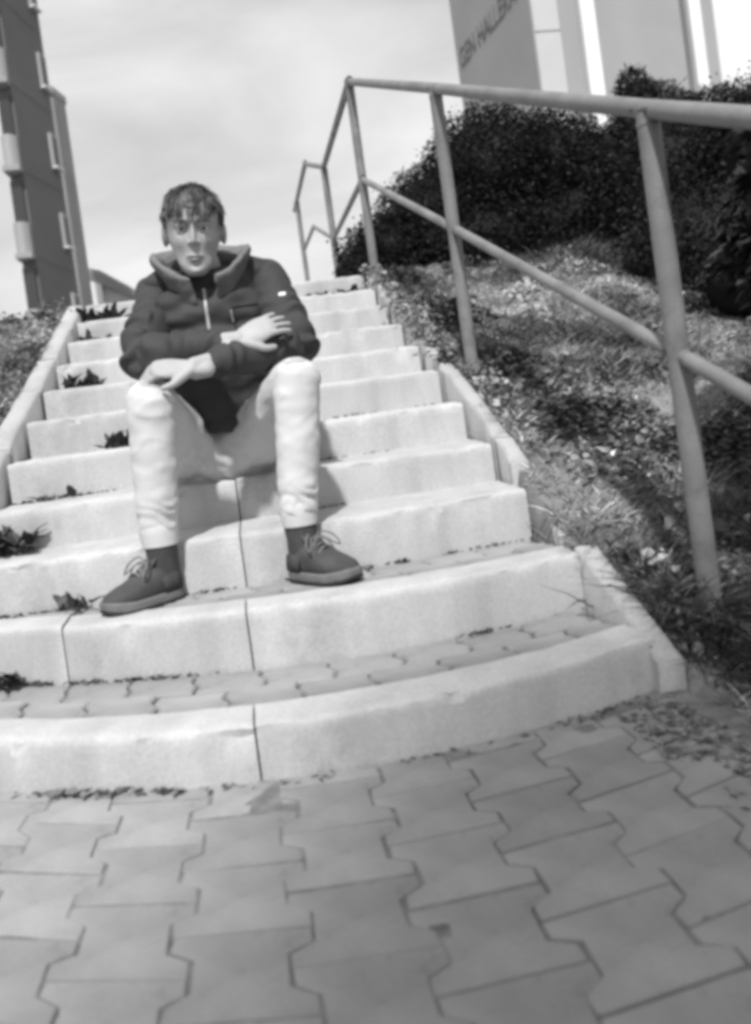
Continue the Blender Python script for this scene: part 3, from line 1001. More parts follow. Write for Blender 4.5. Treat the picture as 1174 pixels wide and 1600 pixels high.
# socks and shoes
def shoe(a, heel, toe, zs):
    heel = np.array((heel[0], heel[1], zs)); toe = np.array((toe[0], toe[1], zs))
    f = toe - heel; L = np.linalg.norm(f); f /= L
    s = np.array((f[1], -f[0], 0.0)); u = np.array((0, 0, 1.0))
    W = lambda t: .030 + .020 * math.sin(min(1, t * 1.0 + .05) * math.pi * .72) if t < .72 else (.0475 - .022 * ((t - .72) / .28) ** 2)
    def sect(t, z0, z1, k, dome):
        w = W(t) * k
        pts = []
        for j in range(20):
            an = 2 * math.pi * j / 20
            c, q = math.cos(an), math.sin(an)
            x = w * math.copysign(abs(c) ** .8, c)
            z = (z0 + z1) / 2 + (z1 - z0) / 2 * math.copysign(abs(q) ** dome, q)
            pts.append(heel + f * L * t + s * x + u * z)
        return pts
    def loft(rows):
        V = [p for r in rows for p in r]; n = 20; F = []
        for i in range(len(rows) - 1):
            for j in range(n):
                k = (j + 1) % n
                F.append((i * n + j, i * n + k, (i + 1) * n + k, (i + 1) * n + j))
        F += [tuple(reversed(range(n))), tuple((len(rows) - 1) * n + j for j in range(n))]
        return V, F
    root_name = 'shoe'
    H = [(0.0, .066), (.03, .084), (.10, .088), (.20, .084), (.30, .094), (.40, .095), (.50, .087), (.62, .073), (.75, .063), (.87, .056), (.95, .048), (.99, .038), (1.0, .030)]
    rows = [sect(max(t, .002), .012, h, (.45 if t == 0 else (.80 if t < .05 else (.97 if t < .9 else (.90 if t < .97 else (.74 if t < 1 else .5))))), .75) for t, h in H]
    V, F = loft(rows)
    V, F, N = remesh(np.array(V), F, .0045, 4)
    up_ = mesh(root_name, wrinkle(V, N, lambda p: .0016 * mnoise.noise(Vector(p) * 40)), F, 'shoe', person, 179)
    T = [0, .012, .05, .12, .25, .4, .55, .7, .82, .91, .965, .99, 1.0]
    K = [.45, .72, .93, 1.04, 1.03, 1.03, 1.05, 1.06, 1.06, 1.04, .96, .80, .55]
    def solid(z0f, z1f, kk, ext):
        top, bot = [], []
        V, F = [], []
        for t, k in zip(T, K):
            tt = t * (1 + 2 * ext) - ext
            w = W(t) * k * kk
            for x, z in ((-w, z0f(t)), (w, z0f(t)), (w, z1f(t)), (-w, z1f(t))):
                V.append(heel + f * L * tt + s * x + u * z)
        for i in range(len(T) - 1):
            for k in range(4):
                q = (k + 1) % 4
                F.append((i * 4 + k, (i + 1) * 4 + k, (i + 1) * 4 + q, i * 4 + q))
        F += [(0, 1, 2, 3), tuple((len(T) - 1) * 4 + k for k in (3, 2, 1, 0))]
        return V, F
    V, F = solid(lambda t: .005 + .010 * max(0, (t - .8) / .2) ** 2, lambda t: .027 + .010 * max(0, (t - .72) / .28), 1.03, .012)
    V, F, N = remesh(np.array(V), F, .004, 3)
    so = mesh('sole', V, F, 'rubber', up_, 179)
    V, F = solid(lambda t: .000 + .010 * max(0, (t - .8) / .2) ** 2, lambda t: .0062 + .010 * max(0, (t - .8) / .2) ** 2, 1.045, .014)
    mesh('outsole', V, F, 'outsole', so, 40)
    cc = heel + f * L * .17
    # quarter panels in darker cloth
    for sd in (-1, 1):
        P = []
        for t, zlo, zhi in ((.06, .030, .070), (.14, .030, .074), (.24, .030, .070), (.32, .030, .066)):
            P.append((t, zlo, zhi))
        V, F = [], []
        for t, zlo, zhi in P:
            for z, kx in ((zlo, 1.0), ((zlo + zhi) / 2, .99), (zhi, .84)):
                w = W(t) * kx
                V.append(heel + f * L * t + s * sd * (w + .0035) + u * z)
        for i in range(len(P) - 1):
            for k in range(2):
                q = (i * 3 + k, (i + 1) * 3 + k, (i + 1) * 3 + k + 1, i * 3 + k + 1)
                F.append(q if sd > 0 else tuple(reversed(q)))
        o_ = mesh('quarter_panel', V, F, 'shoe_dark', up_, 179)
        md = o_.modifiers.new('t', 'SOLIDIFY'); md.thickness = .003; md.offset = 0
    # tongue
    V, F = tube([heel + f * L * .48 + u * .084, heel + f * L * .38 + u * .100, heel + f * L * .30 + u * .118], [(.026, .005), (.028, .005), (.027, .004)], 14, 5, side=s)
    mesh('tongue', V, F, 'shoe', up_, 179)
    # laces: crossings, bow loops, loose ends
    for i, (t, z) in enumerate(((.56, .083), (.50, .090), (.44, .096), (.38, .1005))):
        sg = 1 if i % 2 else -1
        V, F = tube([heel + f * L * (t - .02) * 1.0 + s * sg * .026 + u * (z - .008), heel + f * L * t + u * (z + .004), heel + f * L * (t + .02) - s * sg * .026 + u * (z - .008)], [(.0034, .0018)] * 3, 8, 4, side=f)
        mesh('lace', V, F, 'lace', up_, 60)
    kn = heel + f * L * .40 + u * .104
    for sd in (-1, 1):
        V, F = tube([kn, kn + s * sd * .022 + u * .016 + f * .006, kn + s * sd * .048 + u * .002 + f * .022, kn + s * sd * .054 - u * .022 + f * .036, kn + s * sd * .040 - u * .016 + f * .030, kn + s * sd * .018 + u * .004 + f * .010, kn], [.0021] * 7, 8, 5)
        mesh('lace_loop', V, F, 'lace', up_, 60)
        V, F = tube([kn, kn + s * sd * .018 - u * .002 + f * .022, kn + s * sd * .036 - u * .030 + f * .030, kn + s * sd * .044 - u * .055 + f * .024], [.0019] * 4, 8, 5)
        mesh('lace_end', V, F, 'lace', up_, 60)
    V, F = ellipsoid(kn, (.006, .006, .005), 10, 8)
    mesh('lace_knot', V, F, 'lace', up_, 60)
    # sock
    V, F = tube([cc + u * .040, cc + u * .075 + f * .002, np.array((a[0], a[1], zs + .125)), np.array((a[0], a[1], zs + .185))], [(.044, .034), (.042, .036), .0395, .040], 20, 5, side=f)
    mesh('sock', V, F, 'sock', person, 179)
shoe(AN_L, (-.240, 2.112), (-.410, 1.996), NZ[2] - .003)
shoe(AN_R, (.058, 2.095), (.195, 1.920), NZ[2] - .003)
# ------------------------------------------------------------------ grass and ground cover on the banks
def scatter(n, x0, x1, y0, y1):
    X = rng.uniform(x0, x1, n); Y = rng.uniform(y0, y1, n)
    return X, Y
def gh(X, Y): return np.array([ground_h(x, y) for x, y in zip(X, Y)])
def patch(X, Y, s, seed): return np.array([mnoise.fractal(Vector((x * s, y * s, seed)), 1.0, 2.0, 3) for x, y in zip(X, Y)])
def grass(name, label, n, x0, x1, y0, y1, keepf, base, lmin, lmax):
    X, Y = scatter(n, x0, x1, y0, y1)
    k = keepf(X, Y); X, Y = X[k], Y[k]
    pt = patch(X, Y, 2.2, 1.0); pd = patch(X, Y, 5.0, 6.0)
    k = rng.uniform(0, 1, len(X)) < np.clip(.75 + 1.0 * pd, .35, 1); X, Y, pt, pd = X[k], Y[k], pt[k], pd[k]
    Z = gh(X, Y)
    m = len(X)
    L = rng.uniform(lmin, lmax, m) * np.clip(1 + 1.1 * pt, .35, 2.0)
    a = rng.uniform(0, 2 * math.pi, m); ln = rng.uniform(.1, .9, m)
    D = np.stack([np.cos(a) * ln, np.sin(a) * ln - .1, np.ones(m)], 1); D /= np.linalg.norm(D, axis=1)[:, None]
    bend = np.stack([np.cos(a) * .5, np.sin(a) * .5, -rng.uniform(.1, .7, m)], 1)
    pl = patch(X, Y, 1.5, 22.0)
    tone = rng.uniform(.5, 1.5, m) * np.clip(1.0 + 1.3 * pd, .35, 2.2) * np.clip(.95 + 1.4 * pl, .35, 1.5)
    L = L * np.clip(1 - .9 * pl, .5, 1.6)
    dry = rng.uniform(0, 1, m) < .10
    tone[dry] *= 1.6
    P = np.stack([X, Y, Z - .004], 1)
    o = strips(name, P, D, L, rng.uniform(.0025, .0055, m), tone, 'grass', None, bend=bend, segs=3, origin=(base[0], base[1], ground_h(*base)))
    tag(o, label, 'grass', kind='stuff')
    return o
def cover(name, label, n, x0, x1, y0, y1, keepf, base, size, tonek, hmax, thr):
    X, Y = scatter(n, x0, x1, y0, y1)
    k = keepf(X, Y); X, Y = X[k], Y[k]
    pd = patch(X, Y, 3.1, 14.0)
    k = pd > thr; X, Y, pd = X[k], Y[k], pd[k]
    m = len(X)
    Z = gh(X, Y) + rng.uniform(0, 1, m) ** 1.5 * hmax * np.clip((pd - thr) * 4, .2, 1)
    a = rng.uniform(0, 2 * math.pi, m)
    D = np.stack([np.cos(a), np.sin(a), rng.uniform(-.3, .9, m)], 1); D /= np.linalg.norm(D, axis=1)[:, None]
    L = rng.uniform(.5, 1.4, m) * size
    tone = rng.uniform(.45, 1.5, m) * tonek * np.clip(1.0 + 1.8 * patch(X, Y, 1.9, 31.0), .3, 2.0)
    tone[rng.uniform(0, 1, m) < .05] *= 2.6
    o = strips(name, np.stack([X, Y, Z], 1), D, L, L * rng.uniform(.45, .8, m), tone, 'grass', None, bend=np.stack([np.zeros(m), np.zeros(m), -rng.uniform(.1, .8, m)], 1), segs=3, origin=(base[0], base[1], ground_h(*base)))
    tag(o, label, 'ground cover', kind='stuff')
    return o
def kr(X, Y):
    edge = .775 + .03 * np.sin(Y * 9) + .02 * np.sin(Y * 23)
    edge = np.where(Y < 1.47, .70 + (1.41 - Y) * .22 + .02 * np.sin(Y * 17), edge)
    edge = np.where((Y > 1.88) & (Y < 2.25), .74 + .02 * np.sin(Y * 40), edge)
    edge = np.where((Y > 2.95) & (Y < 4.2), edge - .05, edge)
    return X > edge
def kl(X, Y): return X < -.85 + .02 * np.sin(Y * 11)
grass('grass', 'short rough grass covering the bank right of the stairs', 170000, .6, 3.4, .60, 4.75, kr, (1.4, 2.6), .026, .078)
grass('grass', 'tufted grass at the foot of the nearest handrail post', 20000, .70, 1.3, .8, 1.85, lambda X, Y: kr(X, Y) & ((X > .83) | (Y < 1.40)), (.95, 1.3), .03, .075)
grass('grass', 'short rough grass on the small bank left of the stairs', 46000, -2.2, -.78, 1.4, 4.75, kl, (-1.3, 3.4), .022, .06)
cover('ground_cover', 'low leafy weeds mixed through the right grass bank', 90000, .6, 3.4, .7, 4.7, kr, (1.3, 3.0), .025, .8, .06, .08)
cover('ground_cover', 'low leafy weeds mixed through the left grass bank', 26000, -2.5, -.78, 1.6, 4.7, kl, (-1.2, 3.2), .022, .6, .09, -.15)
# leafy clumps, most toned dark to stand in for soft bank shadows
def clump(x, y, r, h, n, tonek, label, lf=.026):
    z = ground_h(x, y)
    t = empty('leafy_clump', (x, y, z), label, 'plant', 'leafy clumps on the right bank')
    a = rng.uniform(0, 2 * math.pi, n); rr = np.abs(rng.normal(0, .62, n)) * r
    lob = np.array([.55 + .9 * mnoise.noise(Vector((math.cos(q) * 1.6 + x * 7, math.sin(q) * 1.6, y * 5))) for q in a]); rr = rr * np.clip(lob + .35, .3, 1.8)
    hh = rng.uniform(0, 1, n) ** 1.4 * h * np.exp(-(rr / r) ** 2) * .8
    X, Y = x + np.cos(a) * rr * 1.25, y + np.sin(a) * rr * .8
    k_ = kr(X, Y) | (X > .74); X, Y, hh = X[k_], Y[k_], hh[k_]; n = len(X)
    P = np.stack([X, Y, gh(X, Y) + hh], 1)
    b = rng.uniform(0, 2 * math.pi, n)
    D = np.stack([np.cos(b), np.sin(b), rng.uniform(-.1, 1, n)], 1); D /= np.linalg.norm(D, axis=1)[:, None]
    L = rng.uniform(.6, 1.3, n) * lf
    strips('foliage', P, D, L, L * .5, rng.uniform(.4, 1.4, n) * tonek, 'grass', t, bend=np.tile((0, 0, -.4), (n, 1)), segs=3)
    mb = MB()
    for i in range(7):
        q = rng.uniform(0, 6.28); e = rng.uniform(.2, .8) * r
        V, F = tube([(x + .1 * e * math.cos(q), y, z - .01), (x + e * math.cos(q), y + e * .8 * math.sin(q), ground_h(x + e * math.cos(q), y + e * .8 * math.sin(q)) + h * .7)], [.003, .0015], 6, 2)
        mb.add(V, F)
    mb.build('stems', 'bark', t)
for x, y, r_, h_, n_, tk, lb in ((.98, 2.86, .12, .12, 700, .45, 'leafy clump darkened as soft shade at the foot of the second handrail post'),
                                 (1.03, 2.42, .17, .10, 800, .38, 'leafy clump darkened as soft shade below the middle rail on the bank'),
                                 (1.33, 2.20, .20, .09, 900, .35, 'broad clump darkened as soft shade left of the nearest handrail post'),
                                 (.95, 3.45, .13, .14, 700, .5, 'leafy clump darkened as soft shade behind the second handrail post'),
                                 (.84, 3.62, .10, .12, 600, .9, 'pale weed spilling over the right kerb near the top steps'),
                                 (.88, 4.15, .16, .12, 900, .5, 'leafy clump darkened as soft shade beside the top of the flight'),
                                 (1.55, 1.75, .20, .10, 900, .35, 'clump darkened as soft shade right of the nearest handrail post')):
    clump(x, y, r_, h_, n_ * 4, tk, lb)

# ------------------------------------------------------------------ weeds in the joints of the steps
def leaf_mesh(k):
    V, F = [], []
    n = 5
    w = [.25, .9, 1.0, .65, .05]
    for i in range(n):
        t = i / (n - 1)
        z = .55 * t - .35 * t * t * (1 + .3 * k)
        ww = .24 * w[i] * (1 + .25 * math.sin(i * 2.1 + k))
        V += [(t, -ww, z + .03), (t, 0, z), (t, ww, z + .03)]
    for i in range(n - 1):
        for j in range(2):
            F.append((i * 3 + j, (i + 1) * 3 + j, (i + 1) * 3 + j + 1, i * 3 + j + 1))
    me = bpy.data.meshes.new('leaf')
    me.from_pydata(V, [], F); me.update(); me.materials.append(M['weed_leaf']); me.shade_smooth()
    return me
LEAVES = [leaf_mesh(k) for k in range(3)]
def weed(x, y, z, n, size, label, spread=1.0, upb=.2):
    n = int(n * 1.5); spread *= 1.3
    t = empty('weed', (x, y, z), label, 'weed', 'weeds in the joints of the steps')
    for i in range(n):
        o = bpy.data.objects.new('leaf', LEAVES[i % 3])
        C.objects.link(o); o.parent = t
        s = size * random.uniform(.30, .85) 
        o.scale = (s, s * random.uniform(.5, 1.2), s)
        o.rotation_euler = (random.uniform(-.4, .4), -random.uniform(-.2, 1.2) * upb * 2.6, random.uniform(0, 6.28) if i % 3 else random.uniform(3.6, 5.8))
        o.location = (random.uniform(-1, 1) * size * .45 * spread, random.uniform(-.035, .004), random.uniform(0, .45) * size * upb * 1.6)
    return t
weed(-.735, ny(4, -.735) - .022, NZ[3], 39, 0.115, 'big dark weed at the left edge of the step', 1.3, .35)
weed(-.47, ny(6, 0) - .02, NZ[5], 27, 0.074, 'dark bushy weed on a step beside the pale trouser knee', 1.2, .35)
weed(-.66, ny(8, 0) - .02, NZ[7], 33, 0.088, 'weed with upright leaf against the left kerb', 1.3, .4)
weed(-.69, ny(10, 0) - .02, NZ[9], 21, 0.081, 'small weed by the left kerb near the top', 1.2, .35)
weed(-.70, ny(11, 0) - .03, NZ[10], 45, 0.135, 'dark leafy weed at the top left of the stairs', 1.5, .35)
weed(.52, ny(11, 0) - .02, NZ[10], 39, 0.101, 'dark weed under the top right step edge', 2.6, .22)
weed(-.50, ny(3, -.50) - .015, NZ[2], 13, 0.068, 'thin weed beside the shoe on the left', 1.3, .3)
weed(-.66, ny(2, -.66) - .015, NZ[1], 21, 0.068, 'weed low on the left end of the second riser', 1.0, .3)
weed(-.62, ny(5, 0) - .012, NZ[4], 15, 0.061, 'thin sprawling weed on the step left of the trouser leg', 1.8, .2)
# fringe of moss and dry stalks along the feet of the risers
Xs, Ys, Zs, Ls = [], [], [], []
for n in range(1, 12):
    for i in range(420 if n < 7 else 160):
        x = random.uniform(XL if n > 1 else -.9, XR)
        v = mnoise.fractal(Vector((x * 4, n * 3.3, 0)), 1, 2, 3)
        if v + .30 * abs(x) < random.uniform(-.08, .35): continue
        Xs.append(x); Ys.append(ny(n, x) - random.uniform(.000, .014)); Zs.append(NZ[n - 1] - .004); Ls.append(random.uniform(.006, .022) * (1 + 1.6 * max(0, v)))
Xs, Ys, Zs, Ls = map(np.array, (Xs, Ys, Zs, Ls))
m = len(Xs)
a = rng.uniform(0, 6.28, m)
D = np.stack([np.cos(a) * .8, -np.abs(np.sin(a)) * .6, np.full(m, .7)], 1); D /= np.linalg.norm(D, axis=1)[:, None]
o = strips('moss', np.stack([Xs, Ys, Zs], 1), D, Ls, Ls * .5, rng.uniform(.25, .9, m), 'grass', None, bend=np.tile((0, 0, -.3), (m, 1)), segs=2, origin=(0, 1.45, 0))
tag(o, 'thin moss and dry stalks along the feet of the risers', 'moss', kind='stuff')
# weeds hanging over the upper part of the right kerb
n = 2600
Y = rng.uniform(2.98, 4.34, n); X = .80 - np.abs(rng.normal(0, .045, n))
k = (patch(X * 0, Y, 5.0, 8.8) > -.08) & (X > .66); X, Y = X[k], Y[k]; m = len(X)
Z = np.array([line_h(y) for y in Y]) + .012 + rng.uniform(0, .05, m)
a = rng.uniform(0, 6.28, m)
D = np.stack([np.cos(a) - .4, np.sin(a) - .3, rng.uniform(-.5, .9, m)], 1); D /= np.linalg.norm(D, axis=1)[:, None]
L = rng.uniform(.012, .035, m)
o = strips('ground_cover', np.stack([X, Y, Z], 1), D, L, L * .5, rng.uniform(.4, 1.6, m), 'grass', None, bend=np.tile((0, 0, -.4), (m, 1)), segs=3, origin=(.78, 3.5, line_h(3.5)))
tag(o, 'straggling weeds grown over the upper right kerb', 'ground cover', kind='stuff')
# sprigs in the paving joints right and left
n = 2600
X = np.concatenate([rng.uniform(.50, .74, n // 2), rng.uniform(-.95, .7, n // 2)])
Y = np.concatenate([rng.uniform(1.05, 1.46, n // 2), rng.uniform(1.32, 1.72, n // 2)])
k = (Y < np.array([ny(1, x) for x in X]) - .002) & ((patch(X, Y, 6, 3.3) > .05) | (X > .66)) & ((Y > np.array([ny(1, x) for x in X]) - .03) | (X > .60))
X, Y = X[k], Y[k]; m = len(X)
a = rng.uniform(0, 6.28, m)
D = np.stack([np.cos(a) * .9, np.sin(a) * .9, np.full(m, .6)], 1); D /= np.linalg.norm(D, axis=1)[:, None]
L = rng.uniform(.008, .03, m)
o = strips('moss', np.stack([X, Y, np.full(m, -.002)], 1), D, L, L * .35, rng.uniform(.3, 1.1, m), 'grass', None, bend=np.tile((0, 0, -.3), (m, 1)), segs=2, origin=(.4, 1.4, 0))
tag(o, 'sparse dry grass at the edge of the paving', 'grass', kind='stuff')

# ------------------------------------------------------------------ bushes on the crest
def bush(name, label, cat, blobs, n, leaf, tonek, base, stems=6, group=None, elong=.5, inner=.80):
    t = empty(name, base, label, cat, group)
    B = np.array(blobs, float)
    wts = B[:, 3] * B[:, 5] + B[:, 4] * B[:, 5]; wts /= wts.sum()
    idx = rng.choice(len(B), n, p=wts)
    d = rng.normal(size=(n, 3)); d /= np.linalg.norm(d, axis=1)[:, None]
    rad = rng.uniform(.78, 1.06, n)
    rad[rng.uniform(0, 1, n) < .05] += rng.uniform(.05, .16)
    lump = np.array([mnoise.fractal(Vector(q) * 2.2, 1.0, 2.0, 4) for q in (d * 2 + idx[:, None])])
    P = B[idx, :3] + d * B[idx, 3:6] * (rad + .14 * lump)[:, None]
    # drop those deep inside another lobe
    keep = np.ones(n, bool)
    for b in B:
        q = (P - b[:3]) / b[3:6]
        keep &= (q * q).sum(1) > .50
    keep &= P[:, 2] > base[2] - .02 + 0 * P[:, 2]
    P, d, lump = P[keep], d[keep], lump[keep]
    m = len(P)
    D = d * .7 + rng.normal(size=(m, 3)) * .6 + np.array((0, 0, .15)); D /= np.linalg.norm(D, axis=1)[:, None]
    L = rng.uniform(.6, 1.4, m) * leaf
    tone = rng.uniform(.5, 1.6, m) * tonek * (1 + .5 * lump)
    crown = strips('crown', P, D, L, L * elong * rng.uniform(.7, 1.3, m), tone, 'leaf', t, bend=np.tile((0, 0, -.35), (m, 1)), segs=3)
    mb = MB()
    for b in B:
        V, F = ellipsoid((0, 0, 0), (1, 1, 1), 22, 14)
        V = np.array([v * (inner + .10 * mnoise.noise(Vector(v) * 2.3 + Vector(b[:3]))) for v in V]) * b[3:6] + b[:3]
        mb.add(V, F)
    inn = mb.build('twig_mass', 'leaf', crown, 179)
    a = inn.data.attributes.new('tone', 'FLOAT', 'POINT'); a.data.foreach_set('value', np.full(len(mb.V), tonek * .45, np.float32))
    for i in range(stems):
        b = B[i % len(B)]
        V, F = tube([(base[0] + rng.uniform(-.15, .15), base[1] + rng.uniform(-.1, .1), base[2] - .08), lerp(base, b[:3], .5) + rng.normal(size=3) * .04, b[:3]], [.022, .014, .008], 8, 4)
        mesh('stem', V, F, 'bark', t, 179)
    return t
bush('bush', 'dark dense rounded bush on the crest behind the second post', 'bush',
     [(1.02, 5.05, 1.60, .34, .40, .26), (1.36, 5.1, 1.80, .40, .45, .36), (1.74, 5.1, 2.02, .42, .5, .48), (2.12, 5.05, 2.00, .40, .5, .42), (1.55, 4.85, 1.58, .55, .35, .28), (2.2, 4.8, 1.6, .5, .4, .35), (.86, 5.2, 1.52, .20, .25, .16), (2.45, 5.0, 1.9, .35, .4, .36)],
     110000, .022, 1.0, (1.6, 5.0, 1.38), group='bushes along the crest')
bush('bush', 'wide dark bush on the slope behind the nearest handrail post', 'bush',
     [(2.55, 4.35, 1.62, .45, .5, .55), (2.95, 4.0, 1.50, .5, .5, .62), (2.35, 3.75, 1.20, .42, .42, .34), (2.75, 3.35, 1.10, .5, .45, .42), (3.2, 3.3, 1.3, .5, .5, .6), (3.3, 4.2, 1.7, .5, .5, .6), (2.25, 3.15, .98, .34, .30, .24)],
     110000, .023, 1.0, (2.7, 3.7, 1.0), group='bushes along the crest')
bush('conifer', 'feathery dark conifer rising above the bushes at the top right', 'conifer',
     [(3.05, 5.3, 2.30, .30, .3, .36), (3.22, 5.2, 2.05, .45, .4, .3), (3.45, 5.2, 2.35, .22, .3, .20), (3.3, 5.3, 1.75, .5, .4, .4), (2.98, 5.35, 2.58, .12, .14, .22)],
     30000, .05, 1.1, (3.2, 5.3, 1.38), elong=.16, inner=.62)
bush('bush', 'out of focus dark bush reaching over the rail at the right edge', 'bush',
     [(1.62, 1.95, .98, .26, .30, .26), (1.34, 1.55, 1.06, .22, .22, .11), (1.90, 2.05, .82, .35, .35, .42), (1.10, 1.30, 1.045, .15, .13, .06)],
     26000, .036, 2.4, (1.85, 2.05, .30), group='bushes along the crest')

# leafy crown and trunk added out of view to shade the near paving
bush('added_shade_tree', 'leafy crown and trunk added unseen behind the viewer to shade the near paving', 'added_shade_tree',
     [(-1.9, -7.2, 9.0, 1.3, 1.4, 1.1), (-.75, -6.6, 9.2, .85, 1.5, 1.2), (.3, -6.7, 9.1, 1.1, 1.4, 1.3), (-.2, -7.5, 8.0, 2.4, 1.8, 1.4), (-2.6, -7.5, 8.3, 1.4, 1.4, 1.1), (1.4, -7.6, 7.2, 2.2, 1.6, 1.4)],
     26000, .12, 2.0, (-.3, -8.1, 0), stems=0, inner=.82)
_t = [o for o in bpy.data.objects if o.name == 'added_shade_tree'][0]
V, F = tube([(-.3, -8.1, -.1), (-.28, -8.1, 2.5), (-.2, -8.05, 5.0), (0, -7.9, 7.6)], [.24, .19, .15, .08], 14, 5)
mesh('trunk', V, F, 'bark', _t, 179)
for e in ((-1.6, -7.6, 8.2), (1.5, -7.8, 8.4), (.3, -8.5, 8.0)):
    V, F = tube([(-.22, -8.06, 4.4), lerp((-.22, -8.06, 4.4), e, .5), e], [.10, .07, .03], 10, 4)
    mesh('limb', V, F, 'bark', _t, 179)
# ------------------------------------------------------------------ buildings
def tower_left():
    D = 27.0 / 40
    # corner between the lit narrow front and the shaded long side
    A = np.array((-9.75 * D, 27.0))       # outer edge of the front
    Bc = np.array((-8.98 * D, 27.0))      # corner
    nB = np.array((.97, -.243)); dB = np.array((.243, .97))
    Ln = 2.7
    E_ = Bc + dB * Ln
    Z0, Z1 = 1.2, 26.0
    t = empty('tower_block', (Bc[0], Bc[1], Z0), 'tall grey tower block with stacked balconies at the left edge', 'building')
    back = A + dB * Ln
    V = [(A[0], A[1] + .35, Z0), (Bc[0], Bc[1], Z0), (E_[0], E_[1], Z0), (back[0], back[1], Z0)]
    V += [(x, y, Z1) for x, y, z in V]
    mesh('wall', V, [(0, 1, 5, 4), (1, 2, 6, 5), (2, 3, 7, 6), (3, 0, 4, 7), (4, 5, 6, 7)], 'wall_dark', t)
    w = Bc - A
    for k in range(9):
        z = 1.6 + k * 2.78
        # balcony parapet on the narrow front: curved pale panel, slab and dark opening above it
        P = []
        for i in range(9):
            u = i / 8
            P.append((A[0] + w[0] * u * .93, A[1] - .10 - .22 * math.sin(u * math.pi), 0))
        V, F = [], []
        for x, y, _ in P: V += [(x, y, z), (x, y, z + 1.0), (x, y + .12, z + 1.0), (x, y + .12, z)]
        for i in range(8):
            for q in range(4):
                F.append((i * 4 + q, (i + 1) * 4 + q, (i + 1) * 4 + (q + 1) % 4, i * 4 + (q + 1) % 4))
        F += [(0, 1, 2, 3), (35, 34, 33, 32)]
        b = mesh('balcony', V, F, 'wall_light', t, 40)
        mesh('slab', *(lambda m: (m.V, m.F))(MB().box(A[0] - .02, Bc[0] - .02, 26.65, 27.3, z - .16, z - .002)), 'wall_mid', b)
        o = MB().box(A[0] + .06, Bc[0] - .10, 27.02 - .05, 27.2, z + 1.02, z + 2.35).build('window', 'glass_dark', t)
        # window with a pale reveal and sloping sill on the shaded side
        c = Bc + dB * 2.3
        zz = z + .75
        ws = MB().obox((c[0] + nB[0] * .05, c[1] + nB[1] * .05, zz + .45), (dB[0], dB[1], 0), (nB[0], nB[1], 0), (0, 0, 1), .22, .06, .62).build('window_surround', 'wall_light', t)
        MB().obox((c[0] + nB[0] * .10, c[1] + nB[1] * .10, zz + .45), (dB[0], dB[1], 0), (nB[0], nB[1], 0), (0, 0, 1), .15, .02, .52).build('pane', 'glass_dark', ws)
        MB().obox((c[0] + nB[0] * .14, c[1] + nB[1] * .14, zz - .13), (dB[0], dB[1], 0), (nB[0], nB[1], 0), (0, 0, 1), .26, .08, .03).build('sill', 'wall_white', ws)
        if k:
            MB().obox((Bc[0] + dB[0] * Ln / 2 + nB[0] * .004, Bc[1] + dB[1] * Ln / 2 + nB[1] * .004, z - .08), (dB[0], dB[1], 0), (nB[0], nB[1], 0), (0, 0, 1), Ln / 2 - .02, .006, .012).build('panel_joint', 'glass_dark', t)
    return E_
tower_left()
def block_behind():
    # lower block set back behind the tower
    x0, x1, y0 = -8.0, -6.95, 40.0
    Z1 = 18.2
    xs_ = -7.02
    t = empty('apartment_block', (-7.6, 41, 1.2), 'lower dark apartment block just right of the tower', 'building')
    V = [(-8.9, 40, 1.2), (-7.35, 41.0, 1.2), (-7.25, 43.5, 1.2), (-8.9, 46, 1.2)]
    V += [(x, y, Z1 * 1.03 if y > 43 else Z1) for x, y, z in V]
    mesh('wall', V, [(0, 1, 5, 4), (1, 2, 6, 5), (2, 3, 7, 6), (3, 0, 4, 7), (4, 5, 6, 7)], 'wall_mid', t)
    V = [(-8.95, 39.9, Z1 + .01), (-7.31, 40.9, Z1 + .01), (-7.18, 43.6, Z1 * 1.03 + .01), (-8.95, 46.1, Z1 * 1.03 + .01)]
    V += [(x, y, z + .35) for x, y, z in V]
    mesh('roof', V, [(3, 2, 1, 0), (0, 1, 5, 4), (1, 2, 6, 5), (2, 3, 7, 6), (3, 0, 4, 7), (4, 5, 6, 7)], 'wall_light', t)
    for k in range(5):
        z = 3.0 + k * 2.9
        w = MB().box(-8.3, -7.75, 40.25, 40.75, z, z + 1.3).build('window', 'glass_dark', t)
        MB().box(-8.35, -7.7, 40.15, 40.6, z - .14, z - .02).build('sill', 'wall_white', w)
block_behind()
def shed():
    t = empty('low_house', (-8.2, 50, 1.3), 'small pale house with sloping roof behind the left steps', 'building')
    s = 50 / 40
    x0, x1, x2 = -6.9 * s, -6.2 * s, -3.6 * s
    zt0, zt1 = 9.45 * s, 8.98 * s
    MBx = MB().box(x0 - 2, x1, 50, 56, 1.3, 8.75 * s)
    MBx.build('wall', 'wall_white', t)
    V = [(x1 + .01, 50.4, 1.3), (x2, 50.4, 1.3), (x2, 50.4, 6.95 * s), (x1 + .01, 50.4, 8.72 * s)]
    V += [(x, 56, z) for x, y, z in V]
    mesh('gable', V, [(0, 1, 2, 3), (4, 7, 6, 5), (1, 5, 6, 2), (0, 3, 7, 4)], 'wall_pale', t)
    V = [(x0 - 2.2, 49.8, 9.75 * s), (x1 + .1, 49.8, 8.88 * s), (x2 + .3, 50.2, 6.92 * s), (x2 + .3, 56.2, 6.92 * s), (x1 + .1, 56.2, 8.88 * s), (x0 - 2.2, 56.2, 9.75 * s)]
    n = 6
    V += [(x, y, z + .22) for x, y, z in V]
    mesh('roof', V, [(5, 4, 3, 2, 1, 0), (6, 7, 8, 9, 10, 11)] + [(i, (i + 1) % n, n + (i + 1) % n, n + i) for i in range(n)], 'roof', t)
shed()
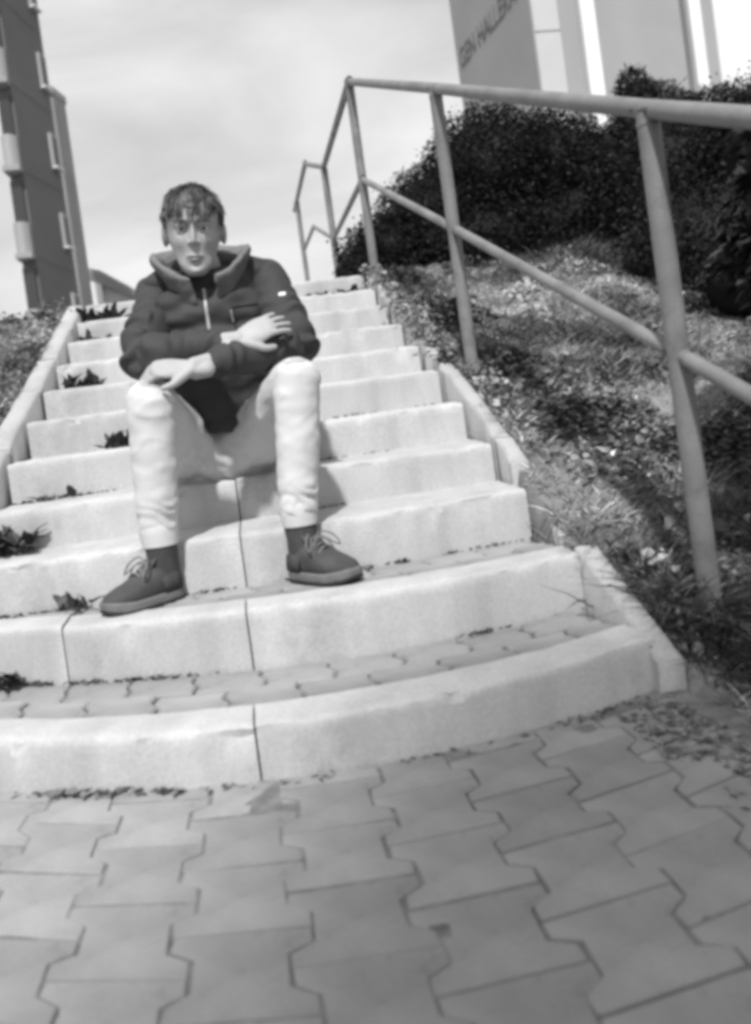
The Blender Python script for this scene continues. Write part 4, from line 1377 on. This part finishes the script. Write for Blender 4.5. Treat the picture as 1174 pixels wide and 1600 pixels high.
def block_right():
    yn = 25.0
    xc = 10.70                                # near corner
    dirw = np.array((-.105, .9945))           # the lettered side wall runs away from us
    Lw = 6.3
    far = np.array((xc, yn)) + dirw * Lw
    Z0, Z1 = 1.3, 24.0
    t = empty('apartment_building', (xc, yn, Z0), 'pale panel apartment building with painted lettering behind the bushes', 'building')
    V = [(xc, yn, Z0), (17.15, yn, Z0), (17.15, yn + 8, Z0), (far[0], far[1], Z0)]
    V += [(x, y, Z1) for x, y, z in V]
    mesh('wall', V, [(0, 1, 5, 4), (1, 2, 6, 5), (2, 3, 7, 6), (3, 0, 4, 7), (4, 5, 6, 7)], 'wall_side', t)
    def panel(x0, x1, dep, m, nm, z0=Z0, z1=Z1 - .1):
        return MB().box(x0, x1, yn - dep, yn - .004, z0, z1).build(nm, m, t)
    panel(xc + .03, 11.62, .06, 'wall_pale', 'facade_panel')
    panel(11.64, 12.24, .04, 'wall_side', 'facade_panel')
    panel(12.30, 12.80, .25, 'wall_white', 'white_pilaster')
    panel(12.84, 15.90, .05, 'wall_side', 'facade_panel')
    panel(15.92, 16.10, .03, 'wall_dark', 'groove')
    panel(16.14, 16.56, .22, 'wall_white', 'white_pilaster')
    panel(16.6, 17.1, .05, 'wall_side', 'facade_panel')
    for k in range(6):
        z = 3.2 + k * 3.0
        MB().box(xc + .03, 11.62, yn - .075, yn - .062, z, z + .03).build('panel_joint', 'wall_dark', t)
    # further wing, pale
    V = [(17.4, yn + 2, Z0), (24, yn + 1, Z0), (24, yn + 9, Z0), (17.4, yn + 9, Z0)]
    V += [(x, y, Z1) for x, y, z in V]
    mesh('wing', V, [(0, 1, 5, 4), (1, 2, 6, 5), (2, 3, 7, 6), (3, 0, 4, 7), (4, 5, 6, 7)], 'wall_white', t)
    # lettering on the side wall, reading from the far end towards us
    cu = bpy.data.curves.new('lettering', 'FONT')
    cu.body = 'GEN HALLERA'
    cu.size = 1.0
    cu.extrude = .012
    tmp = bpy.data.objects.new('lettering_tmp', cu)
    C.objects.link(tmp)
    dg = bpy.context.evaluated_depsgraph_get()
    me = bpy.data.meshes.new_from_object(tmp.evaluated_get(dg))
    bpy.data.objects.remove(tmp)
    co = np.empty(len(me.vertices) * 3); me.vertices.foreach_get('co', co); co = co.reshape(-1, 3)
    wid = co[:, 0].max() - co[:, 0].min(); hei = co[:, 1].max()
    ex = -dirw                                # reading direction towards us
    nrm = np.array((-dirw[1], dirw[0]))       # out of the wall, to the left
    nrm = -nrm if nrm[0] > 0 else nrm
    start = far + ex * .30
    Lt = 5.2
    X = start[0] + ex[0] * (co[:, 0] / wid * Lt) + nrm[0] * (.015 + co[:, 2])
    Y = start[1] + ex[1] * (co[:, 0] / wid * Lt) + nrm[1] * (.015 + co[:, 2])
    Z = 13.72 + co[:, 1] / hei * .74
    W = np.stack([X, Y, Z], 1) - org(t)
    me.vertices.foreach_set('co', W.ravel()); me.update()
    me.materials.clear()
    link('lettering', me, t, 'letter')
block_right()
